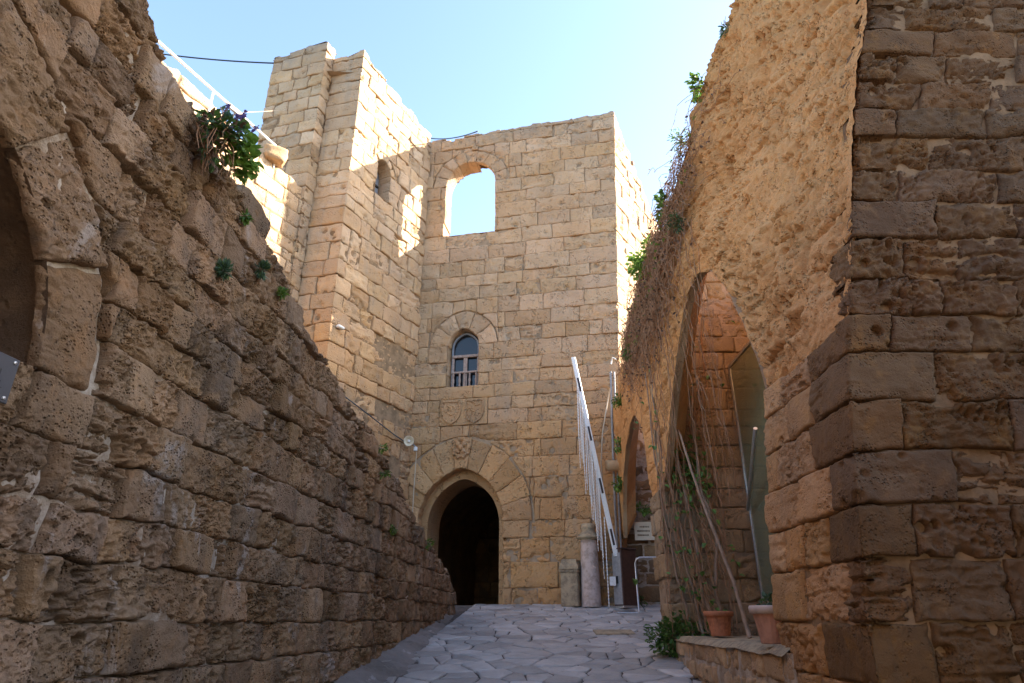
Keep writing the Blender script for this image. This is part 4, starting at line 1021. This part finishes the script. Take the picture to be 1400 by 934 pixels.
def build_plaque():
    c = FL.pt(2.36, 2.55, .035); t = thing('wall_plaque', c, 'grey metal plaque with black lettering fixed under the dark recess', 'plaque')
    ta = math.atan2(LT[1], LT[0]); Mr = Matrix.Rotation(ta, 3, 'Z')
    pm = plain('grey_plaque', (.075, .075, .085), .45, 0, .1, 10)
    MB().box(c, (.58, .012, .20), Mr, .003).build('plate', pm, t)
    b_ = {}
    for s in (2.095, 2.625):
        for z in (2.47, 2.63):
            m = MB().lathe((0, 0, 0), [(.009, 0), (.008, .005), (.003, .007)], 10); p = FL.pt(s, z, .041); Mx = Mr @ Matrix.Rotation(R(90), 3, 'X')
            m.v = [tuple(p + Mx @ Vector(v)) for v in m.v]; m.build('screw', M['steel'], t)
    def mw(s, z): return Matrix.Translation(FL.pt(s, z, .0425)) @ Mr.to_4x4() @ Matrix.Rotation(R(90), 4, 'X')
    text_mesh('N', .045, mw(2.575, 2.552), M['black'], t); text_mesh('EL', .045, mw(2.598, 2.505), M['black'], t)
build_plaque()
def build_speaker():
    p = Vector((-2.53, 15.50, 5.66)); t = thing('horn_speaker', p, 'cream horn loudspeaker with conduit in the corner beside the gateway', 'speaker')
    ax = Vector((.15, -.95, -.15)).normalized(); q = ax.to_track_quat('Z', 'Y').to_matrix()
    m = MB().lathe((0, 0, 0), [(.05, -.20), (.055, -.12), (.06, -.05), (.09, .0), (.15, .07), (.175, .09), (.165, .09), (.10, .02), (.05, -.02)], 20); m.v = [tuple(p + q @ (Vector(v) * .72)) for v in m.v]
    m.build('horn', plain('cream_enamel', (.68, .58, .42), .5, 0, .15, 12), t, True)
    m = MB().lathe((0, 0, 0), [(.055, -.02), (.05, .04), (.025, .07)], 14); m.v = [tuple(p + q @ (Vector(v) * .72)) for v in m.v]; m.build('driver', M['white_metal'], t, True)
    MB().box(p + Vector((.15, .18, -.15)), (.09, .07, .10), None, .01).build('junction_box', M['white_metal'], t)
    MB().tube([p + Vector((.06, .1, -.02)), p + Vector((.15, .2, -.1))], .018, 6).build('bracket', M['steel'], t)
    MB().tube([(-2.36, 15.74, 5.45), (-2.375, 15.76, 4.6), (-2.37, 15.75, 3.6), (-2.38, 15.75, 2.0)], .011, 6).build('conduit', M['cream_cable'], t)
    MB().tube([FT.pt(1.3, 6.2, .03), FT.pt(2.4, 5.95, .05), FT.pt(3.4, 5.72, .05), FT.pt(4.1, 5.60, .06)], .014, 5).build('cable', M['cable'], t)
build_speaker()
def build_conduits():
    t = thing('conduit_pipes', (2.36, 14.85, 2), 'pair of vertical grey conduits where gatehouse meets the arcade', 'pipes')
    for dx, r_ in ((0, .028), (.085, .022)): MB().tube([(2.30 + dx, 14.84, 1.95), (2.32 + dx, 14.82, 4.0), (2.37 + dx, 14.79, 6.0), (2.41 + dx, 14.77, 7.2)], r_, 8).build('pipe', M['grey_metal'], t)
    MB().tube([(2.43, 14.76, 7.4), (2.47, 14.72, 7.56), (2.56, 14.70, 7.5)], .02, 6).build('pipe', M['white_metal'], t)
    MB().box((2.44, 14.72, 5.63), (.09, .07, .10), None, .008).build('clamp_box', M['white_metal'], t)
    tag(MB().tube([(2.36, 14.72, 6.75), (2.25, 14.66, 6.3), (2.10, 14.62, 5.6), (2.03, 14.6, 4.9), (2.04, 14.58, 4.2), (2.12, 14.55, 3.5), (2.22, 14.52, 3.02)], .016, 6).build('hanging_cable', M['cream_cable'], None, True), 'slack cream cable looping beside the raised boom', 'cable')
    tag(MB().lathe((0, 0, 0), [(.13, 0), (.14, .1), (.13, .3), (.12, .48), (.05, .49)], 12, .05).build('stone_spout', M['arcade'], None, True), 'stubby round stone spout sticking out above the conduits', 'spout')
    o = bpy.data.objects['stone_spout']; o.location = (2.62, 14.75, 4.87); o.rotation_euler = (R(90), 0, R(-75))
build_conduits()
def build_rail():
    a, b_, c = Vector((-6.66, 9.72, 11.95)), Vector((-5.42, 12.16, 11.75)), Vector((-6.31, 10.41, 11.88)); dirv = (b_ - a).normalized()
    t = thing('handrail', c - Vector((0, 0, .4)), 'white tubular handrail along the top of the curtain wall', 'railing')
    MB().tube([a - dirv * 2, b_], .03, 8).build('top_rail', M['white_metal'], t)
    for k in (-1.2, 0.78, 2.6): p = a + dirv * k; MB().tube([p, p + Vector((0, 0, -.6))], .024, 8).build('post', M['white_metal'], t)
    p = Vector((-6.02, 10.9, 11.80)); f = thing('floodlight', p, 'flat square floodlight on the curtain wall under the handrail', 'lamp')
    Mx = Matrix.Rotation(R(63), 3, 'Z') @ Matrix.Rotation(R(-35), 3, 'X')
    MB().box(p, (.42, .06, .30), Mx, .012).build('housing', M['grey_metal'], f); MB().box(p + Mx @ Vector((0, -.033, 0)), (.36, .008, .24), Mx).build('lens', plain('cream_lens', (.72, .62, .42), .3), f)
    MB().tube([p, p + Vector((-.08, .02, -.4))], .018, 6).build('bracket', M['steel'], f)
    rg = random.Random(2)
    def rock(name, c, size, mat, label, rot, seed):
        g = []; 
        for k in range(14):
            for l in range(22): th, ph = math.pi * (k + .5) / 14, 2 * math.pi * l / 22; g.append((math.sin(th) * math.cos(ph), math.sin(th) * math.sin(ph), math.cos(th)))
        V = np.array(g); V = np.sign(V) * np.abs(V) ** .5; V = V * (1 + .34 * fbm(V * 1.4 + seed, 3, seed)[:, None] + .16 * fbm(V * 4, 3, seed)[:, None]) * np.array(size); n = 22
        F = [(k * n + l, k * n + (l + 1) % n, (k + 1) * n + (l + 1) % n, (k + 1) * n + l) for k in range(13) for l in range(n)] + [tuple(range(n)), tuple(13 * n + l for l in range(n))]
        m = MB().add([Vector(c) + rot @ Vector(v) for v in V], F); tag(m.build(name, mat, None, True), label, 'stone')
    rock('loose_block', (-5.50, 11.98, 11.46), (.27, .22, .19), M['arcade'], 'rounded orange block perched on the curtain wall below the handrail', Matrix.Rotation(.5, 3, 'Z'), 3)
    p = FL.pt(4.35, 4.60, -.12); rock('loose_stone', p, (.12, .22, .13), M['ramp'], 'dark loose stone jutting from the top edge of the ramp wall', Matrix.Rotation(R(84), 3, 'Z') @ Matrix.Rotation(.35, 3, 'Y') @ Matrix.Rotation(R(90), 3, 'Z'), 9)
build_rail()
def build_cables():
    def cat(a, b_, sag, r_, name, label, mat):
        a, b_ = Vector(a), Vector(b_); pts = [a.lerp(b_, k / 16) - Vector((0, 0, sag * 4 * (k / 16) * (1 - k / 16))) for k in range(17)]; tag(MB().tube(pts, r_, 5).build(name, mat, None, True), label, 'cable')
    cat((-11.6, 13.6, 16.75), (-6.55, 13.4, 15.85), .12, .022, 'overhead_cable', 'dark overhead cable running into the top of the tower pier', M['cable'])
    cat((-3.55, 18.6, 17.9), (-1.05, 15.55, 15.35), .25, .02, 'overhead_cable', 'dark overhead cable dropping behind the gatehouse parapet', M['cable'])
    cat((-5.95, 11.1, 11.95), (-5.9, 13.6, 14.4), .02, .006, 'guy_wire', 'thin pale guy wire rising from the floodlight', M['cream_cable'])
    p = FT.pt(1.15, 7.62, .09); l = thing('tower_lamp', p, 'small white lamp on the tower corner', 'lamp')
    MB().box(p, (.20, .10, .07), Matrix.Rotation(TA, 3, 'Z'), .02).build('housing', M['white_metal'], l); MB().tube([p, p - Vector((.08, -.05, 0))], .015, 6).build('bracket', M['steel'], l)
    p = FC.pt(5.45, 8.62, .05); tag(MB().box(p, (.18, .06, .11), Matrix.Rotation(TA, 3, 'Z'), .015).build('socket_box', M['white_metal']), 'small white socket box low on the curtain wall', 'box')
build_cables()
def build_pots():
    for (x, y, mat, rim, label, r_, h) in ((2.46, 8.35, M['terracotta'], M['terracotta'], 'orange terracotta flower pot beside the leaning bare stem', .165, .27), (2.0, 5.42, M['terracotta_pale'], M['pot_rim'], 'pale rimmed terracotta pot half hidden behind the pillar', .15, .27)):
        z = 1.445; t = thing('flower_pot', (x, y, z), label, 'flower pot', 'pots on the stone ledge')
        m = MB(); n = 40; pr = [(.62, 0), (.66, .02), (.76, .45), (.86, .78), (.88, .80)]; V = []
        for (k, zz) in pr:
            for l in range(n): a = 2 * math.pi * l / n; rr = r_ * k * (1 + (.025 if (l % 2 and .1 < zz < .79) else 0)); V.append((x + rr * math.cos(a), y + rr * math.sin(a), z + zz * h))
        m.add(V, [(i * n + l, i * n + (l + 1) % n, (i + 1) * n + (l + 1) % n, (i + 1) * n + l) for i in range(4) for l in range(n)] + [tuple(range(n))]); m.build('body', mat, t)
        MB().lathe((x, y, z), [(r_ * .9, h * .78), (r_ * 1.04, h * .80), (r_ * 1.06, h * .96), (r_ * 1.0, h), (r_ * .9, h), (r_ * .86, h * .88)], 32).build('rim', rim, t, True)
        MB().lathe((x, y, z), [(r_ * .87, h * .86), (r_ * .5, h * .90), (.01, h * .91)], 20, .03).build('soil', M['soil'], t, True)
build_pots()
def build_glass():
    t = thing('glass_screen', (3.30, 7.2, 1.45), 'green tinted glass screen with metal frame inside the nearer arched recess', 'glass screen')
    MB().box((3.30, 7.2, 3.3), (.012, 3.85, 3.7), None).build('pane', M['glass'], t)
    for y in (9.12, 7.15, 5.28): MB().box((3.30, y, 3.3), (.05, .05, 3.72), None, .006).build('post', M['steel'], t)
    for z in (1.48, 5.14): MB().box((3.30, 7.2, z), (.05, 3.86, .05), None, .006).build('rail', M['steel'], t)
    MB().tube([(3.22, 9.0, 3.0), (2.95, 7.6, 3.75)], .025, 8).build('stay_bar', M['steel'], t)
    MB().box((3.285, 7.75, 2.75), (.006, .10, .20), None).build('sticker', plain('white_sticker', (.7, .72, .66), .5), t)
build_glass()

# ------------------------------------------------------------------ plants
def leaf(b, p, d, up, ln, wd, fold=.25):
    d = d.normalized(); sd = d.cross(up)
    if sd.length < .05: sd = d.cross(Vector((1, 0, 0)))
    sd.normalize(); n = sd.cross(d); 
    b.add([p, p + d * ln * .35 + sd * wd * .5 + n * fold * wd, p + d * ln * .75 + sd * wd * .36 + n * fold * wd * .6 - n * ln * .05, p + d * ln - n * ln * .14, p + d * ln * .75 - sd * wd * .36 + n * fold * wd * .6 - n * ln * .05, p + d * ln * .35 - sd * wd * .5 + n * fold * wd, p + d * ln * .5],
          [(0, 1, 6), (1, 2, 6), (2, 3, 6), (3, 4, 6), (4, 5, 6), (5, 0, 6)])
def rv(rg): 
    while True:
        v = Vector((rg.uniform(-1, 1), rg.uniform(-1, 1), rg.uniform(-1, 1)))
        if .05 < v.length < 1: return v
def shrub(name, c, rad, n, ln, wd, mats, label, cat, rg, out=None, group=None, spiky=False, stems=10, droop=0.0, flat=None):
    c = Vector(c); out = Vector(out) if out is not None else Vector((0, 0, 1)); t = thing(name, c, label, cat, group)
    bs = [MB() for _ in mats]; st = MB(); rad = Vector(rad)
    for k in range(stems):
        v = rv(rg); e = c + Vector((v.x * rad.x, v.y * rad.y, v.z * rad.z)) * .85; m_ = (c + e) / 2 + rv(rg) * .12 * rad.length
        st.tube([c - out * .06, m_, e], [.008, .005, .003] if rad.length < .8 else [.016, .01, .005], 5, False)
    lobes = [rv(rg) * .62 for _ in range(max(4, n // 45))]
    for k in range(n):
        lo = rg.choice(lobes); v = lo + rv(rg) * .42
        if v.length > 1.15: v *= 1 / v.length
        p = c + Vector((v.x * rad.x, v.y * rad.y, v.z * rad.z)); d = (v.normalized() * .7 + rv(rg) * .8 + out * .35 - Vector((0, 0, droop)))
        s_ = rg.uniform(.6, 1.25)
        if spiky: leaf(rg.choice(bs), c + (p - c) * .55, (p - c).normalized() + rv(rg) * .25 + out * .2, rv(rg), ln * s_, wd * s_, .1)
        else: leaf(rg.choice(bs), p, d, rv(rg) * .7 + Vector((0, 0, 1)), ln * s_, wd * s_)
    first = True
    for b, m in zip(bs, mats):
        if b.v: b.build('foliage', m, t)
    if stems: st.build('stems', M['bark'], t)
    return t
rgp = random.Random(71)
nl = np.array([.995, -.096, 0]); outL = Vector((.9, -.1, .3))
def on_left(s, z, d=.05): return FL.pt(s, z, d)
# large bush with purple spikes
cb = on_left(3.50, 4.62, .12)
bush = shrub('wall_bush', cb, (.17, .22, .22), 330, .06, .03, [M['leaf'], M['leaf_dark'], M['dead'], M['leaf_blue']], 'bushy green plant with purple flower spikes growing from the ramp wall', 'bush', rgp, outL, stems=26, droop=.25)
bb = MB()
for k in range(70):
    v = rv(rgp); leaf(bb, cb + Vector((.10 + v.x * .10, .17 + v.y * .12, -.02 + v.z * .20)), rv(rgp) + Vector((.4, -.3, -.3)), Vector((.3, -.5, 1)), .10, .085)
bb.build('broad_leaves', M['leaf_bright'], bush)
fb = MB(); fs = MB()
for k in range(9):
    a = cb + Vector((rgp.uniform(-.05, .12), rgp.uniform(-.05, .28), .14)); e = a + Vector((rgp.uniform(-.03, .1), rgp.uniform(-.03, .10), rgp.uniform(.10, .24))); fs.tube([a, e], [.004, .003], 4, False)
    for q in range(22):
        p = a.lerp(e, .35 + .65 * q / 22); leaf(fb, p, rv(rgp) + Vector((0, 0, .4)), Vector((0, 0, 1)), .026, .018)
fs.build('flower_stalks', M['bark'], bush); fb.build('flowers', M['flower'], bush, kind='stuff')
db = MB()
for k in range(50):
    a = cb + Vector((rgp.uniform(-.12, .1), rgp.uniform(-.2, .15), rgp.uniform(-.1, .1))); e = a + Vector((rgp.uniform(-.02, .08), rgp.uniform(-.1, .1), -rgp.uniform(.1, .26))); db.tube([a, (a + e) / 2 + rv(rgp) * .03, e], [.004, .003, .002], 4, False)
db.build('dry_twigs', M['dry'], bush)
for (s, z, r_, lab) in ((3.98, 3.86, .075, 'round blue green tuft on the ramp wall, the nearer of two'), (4.47, 4.15, .07, 'round blue green tuft on the ramp wall, the farther of two')):
    shrub('cushion_plant', on_left(s, z, .05), (r_ * .8, r_, r_ * 1.15), 420, .055, .009, [M['leaf_blue'], M['leaf_blue'], M['leaf_dark']], lab, 'plant', rgp, outL, 'cushion plants on the ramp wall', spiky=True, stems=6, droop=.3)
for (s, z, r_, lab) in ((4.86, 4.14, .055, 'small light green sprig near the top edge of the ramp wall'), (4.13, 4.42, .04, 'tiny green sprout beside the loose stone on the ramp wall'), (8.25, 3.35, .09, 'small green sprig low on the ramp wall near the gateway'), (8.9, 2.72, .10, 'green weed growing mid height near the far end of the ramp wall'), (11.0, 2.78, .10, 'bright green weed on the sloping top of the ramp wall'), (8.05, 3.62, .07, 'tuft of green weeds on the top edge below the horn speaker')):
    shrub('wall_weed', on_left(s, z, .04), (r_ * .7, r_, r_), 70, .05, .018, [M['leaf_bright'], M['leaf']], lab, 'weed', rgp, outL, 'weeds on the ramp wall', stems=4)
# arcade plants
def on_right(Y, z, d=.06): return FR.pt(s_of(Y), z, d)
outR = Vector((-.9, -.2, .2))
for (Y, z, rx, n, mats, lab) in (
    (8.9, 6.72, (.20, .50, .30), 330, ['leaf_bright', 'leaf'], 'leafy green climber hanging highest over the far end of the arcade'),
    (8.15, 6.45, (.18, .45, .30), 240, ['leaf_bright', 'leaf'], 'sparse bright climber leaves over the brown vine'),
    (6.35, 7.95, (.13, .22, .20), 120, ['leaf_bright', 'leaf'], 'yellow green leaves near the skyline of the arcade wall'),
    (6.75, 7.40, (.16, .30, .32), 190, ['leaf_bright', 'leaf'], 'drooping green leaves on the skyline below the topmost tuft'),
    (6.95, 6.25, (.10, .13, .20), 330, ['leaf_blue', 'leaf_dark'], 'dense blue green hanging tuft on the ochre rubble face'),
    (5.85, 8.42, (.12, .16, .16), 170, ['leaf_blue', 'leaf'], 'green tuft highest up on the arcade wall'),
    (7.35, 6.75, (.14, .35, .22), 140, ['leaf', 'leaf_dark'], 'small dark leaf clump on the arcade skyline'),
    (10.1, 5.75, (.12, .25, .28), 130, ['leaf', 'leaf_dark'], 'dark green clump above the farther arch'),
    (12.9, 5.85, (.15, .3, .22), 110, ['leaf_bright', 'leaf'], 'green clump on the wall beside the top of the conduits'),
    (13.7, 5.1, (.14, .25, .2), 100, ['leaf', 'leaf_bright'], 'green clump just above the stone spout'),
    (14.2, 4.35, (.14, .22, .24), 120, ['leaf_bright', 'leaf'], 'bright clump just below the stone spout')):
    shrub('wall_plant', on_right(Y, z, .08), rx, n, .05 if 'tuft' in lab else .07, .016 if 'tuft' in lab else .048, [M[k] for k in mats], lab, 'plant', rgp, outR, 'plants on the arcade wall', stems=8, droop=.35)
shrub('fern_clump', (2.95, 14.85, 3.95), (.16, .12, .16), 130, .10, .035, [M['leaf'], M['leaf_bright']], 'fern clump growing on the dark recess wall above the notice', 'fern', rgp, (0, -1, .2), stems=6)
shrub('recess_weed', (2.75, 14.8, 2.0), (.14, .1, .14), 90, .08, .03, [M['leaf'], M['leaf_dark']], 'low weed behind the steel hoop rail', 'weed', rgp, (0, -1, .4), stems=5)
shrub('ivy_mound', (2.22, 9.30, 1.42), (.52, .42, .30), 1500, .065, .045, [M['leaf_dark'], M['leaf'], M['leaf_dark']], 'dark green ivy mound spreading over the pavement end of the ledge', 'ivy', rgp, (-.4, -.6, .6), stems=30)
shrub('potted_plant', (2.0, 5.42, 1.74), (.12, .12, .06), 110, .05, .03, [M['leaf_dark'], M['leaf_blue']], 'low green plant in the pale rimmed pot', 'plant', rgp, (0, 0, 1), stems=5)
# dry vine mat over the arcade's edge
def build_vine():
    t = thing('dry_vine', on_right(8.5, 6.3), 'tangled brown dry vine hanging over the edge of the arcade wall', 'vine')
    rg = random.Random(99); b = MB(); g = MB(); dl = MB()
    for k in range(1800):
        Y = rg.triangular(6.1, 11.6, 8.6); s = s_of(Y); zt = float(topR(np.array([s]))[0]); L = rg.uniform(.3, 1.0) * (2.2 if 7.0 < Y < 10.2 else 1.1)
        z = zt + rg.uniform(-.2, .10) - (rg.random() ** 2) * L * .6; d = rg.uniform(.0, .10); n = rg.randint(9, 16); pts = []; a = rg.gauss(0, .9); st_ = rg.uniform(.04, .075)
        for i in range(n):
            pts.append(FR.pt(s, z, max(d, -.01))); a = a * .86 + rg.gauss(0, .55); s += st_ * math.sin(a); z -= st_ * math.cos(a); d = min(max(d + rg.uniform(-.03, .034), .0), .2)
        b.tube(pts, [.0038] * n, 4, False)
        if rg.random() < .6: leaf(dl, pts[-2], rv(rg), rv(rg), .05, .03)
    b.build('stems', M['dry'], t, kind='stuff'); dl.build('dead_leaves', M['dead'], t, kind='stuff')
    for k in range(120):
        Y = rg.uniform(6.2, 10.8); s = s_of(Y); leaf(g, FR.pt(s, float(topR(np.array([s]))[0]) - rg.uniform(0, .9), .12), rv(rg) + Vector((-.5, 0, 0)), Vector((0, 0, 1)), .06, .045)
    g.build('leaves', M['leaf_bright'], t, kind='stuff')
build_vine()
def build_climber():
    t = thing('bare_climber', (2.5, 9.1, 1.45), 'bare woody climber rising up the jamb of the nearer arch', 'climber')
    rg = random.Random(123)
    main = [[(2.62, 9.05, 1.45), (2.50, 9.05, 2.0), (2.46, 8.98, 2.6), (2.36, 8.95, 3.3), (2.26, 8.8, 4.0), (2.14, 8.5, 4.8), (2.06, 8.2, 5.6), (2.0, 8.0, 6.4)],
            [(2.75, 9.05, 1.45), (2.66, 9.02, 2.0), (2.72, 8.95, 2.6), (2.58, 8.9, 3.4), (2.52, 8.7, 4.2), (2.30, 8.0, 5.0), (2.15, 7.3, 5.6), (2.2, 6.9, 6.6)],
            [(2.45, 9.08, 1.45), (2.34, 9.08, 2.2), (2.28, 9.05, 2.9), (2.16, 9.1, 3.6), (2.06, 9.0, 4.6), (2.0, 8.8, 5.6)],
            [(2.35, 9.1, 1.4), (2.24, 9.12, 1.9), (2.16, 9.12, 2.4), (2.10, 9.15, 3.0), (2.03, 9.1, 3.9), (1.98, 9.0, 5.0)]]
    for p, r_ in zip(main, (.030, .026, .020, .022)):
        fine = []
        for a, b_ in zip(p[:-1], p[1:]):
            for k in range(4): fine.append(Vector(a).lerp(Vector(b_), k / 4) + rv(rg) * .022)
        fine.append(Vector(p[-1])); n = len(fine); MB().tube(fine, [r_ * (1 - .65 * i / n) for i in range(n)], 7).build('stem', M['bark'], t, True)
    b = MB(); lf = MB()
    for k in range(64):
        x = rg.uniform(2.08, 2.85); y = 9.18 - rg.uniform(0, .35); z = rg.uniform(2.2, 5.6); n = rg.randint(10, 22); pts = [Vector((x, y, z))]; a = Vector((rg.uniform(-.04, .04), 0, rg.choice((-1, -1, 1)) * .10))
        for i in range(n): pts.append(pts[-1] + a + rv(rg) * .045)
        b.tube([Vector((min(max(p.x, 2.05), 2.86), min(p.y, 9.2), max(p.z, 1.47))) for p in pts], [.0065] * len(pts), 4, False)
        if rg.random() < .75:
            for q in range(rg.randint(1, 5)): leaf(lf, rg.choice(pts) + Vector((0, -.03, 0)), rv(rg) + Vector((0, -.6, -.2)), Vector((0, -.5, 1)), .085, .07)
    for k in range(24):   # long strands dropping in front of the recess
        Y = rg.uniform(6.6, 8.7); s = s_of(Y); p = FR.pt(s, 5.9 + rg.uniform(0, .5), .06); n = 22; pts = [p]; L = rg.uniform(1.2, 3.6)
        for i in range(n): pts.append(pts[-1] + Vector((rg.uniform(-.02, .03), rg.uniform(-.07, .085), -L / n * rg.uniform(.5, 1.5))))
        b.tube(pts, [.0042] * len(pts), 4, False)
    b.build('twigs', M['dry'], t, kind='stuff')
    for k in range(130): leaf(lf, Vector((2.48, 9.0, 3.55)) + Vector((rg.gauss(0, .12), rg.gauss(0, .06), rg.gauss(0, .18))), rv(rg) + Vector((0, -.6, -.2)), Vector((0, -.5, 1)), .085, .07)
    lf.build('leaves', M['leaf'], t, kind='stuff')
    st = [Vector(p) for p in ((2.55, 7.6, 1.44), (2.50, 7.75, 2.0), (2.40, 7.95, 2.6), (2.32, 8.2, 3.2), (2.28, 8.5, 3.9), (2.2, 8.75, 4.3))]; fine = []
    for a, b_ in zip(st[:-1], st[1:]): fine += [a.lerp(b_, k / 4) + rv(rg) * .008 for k in range(4)]
    tag(MB().tube(fine, [.024 - .012 * i / len(fine) for i in range(len(fine))], 8).build('leaning_stem', M['bark'], None, True), 'long bare stem leaning from the ledge towards the climber', 'stem')
build_climber()
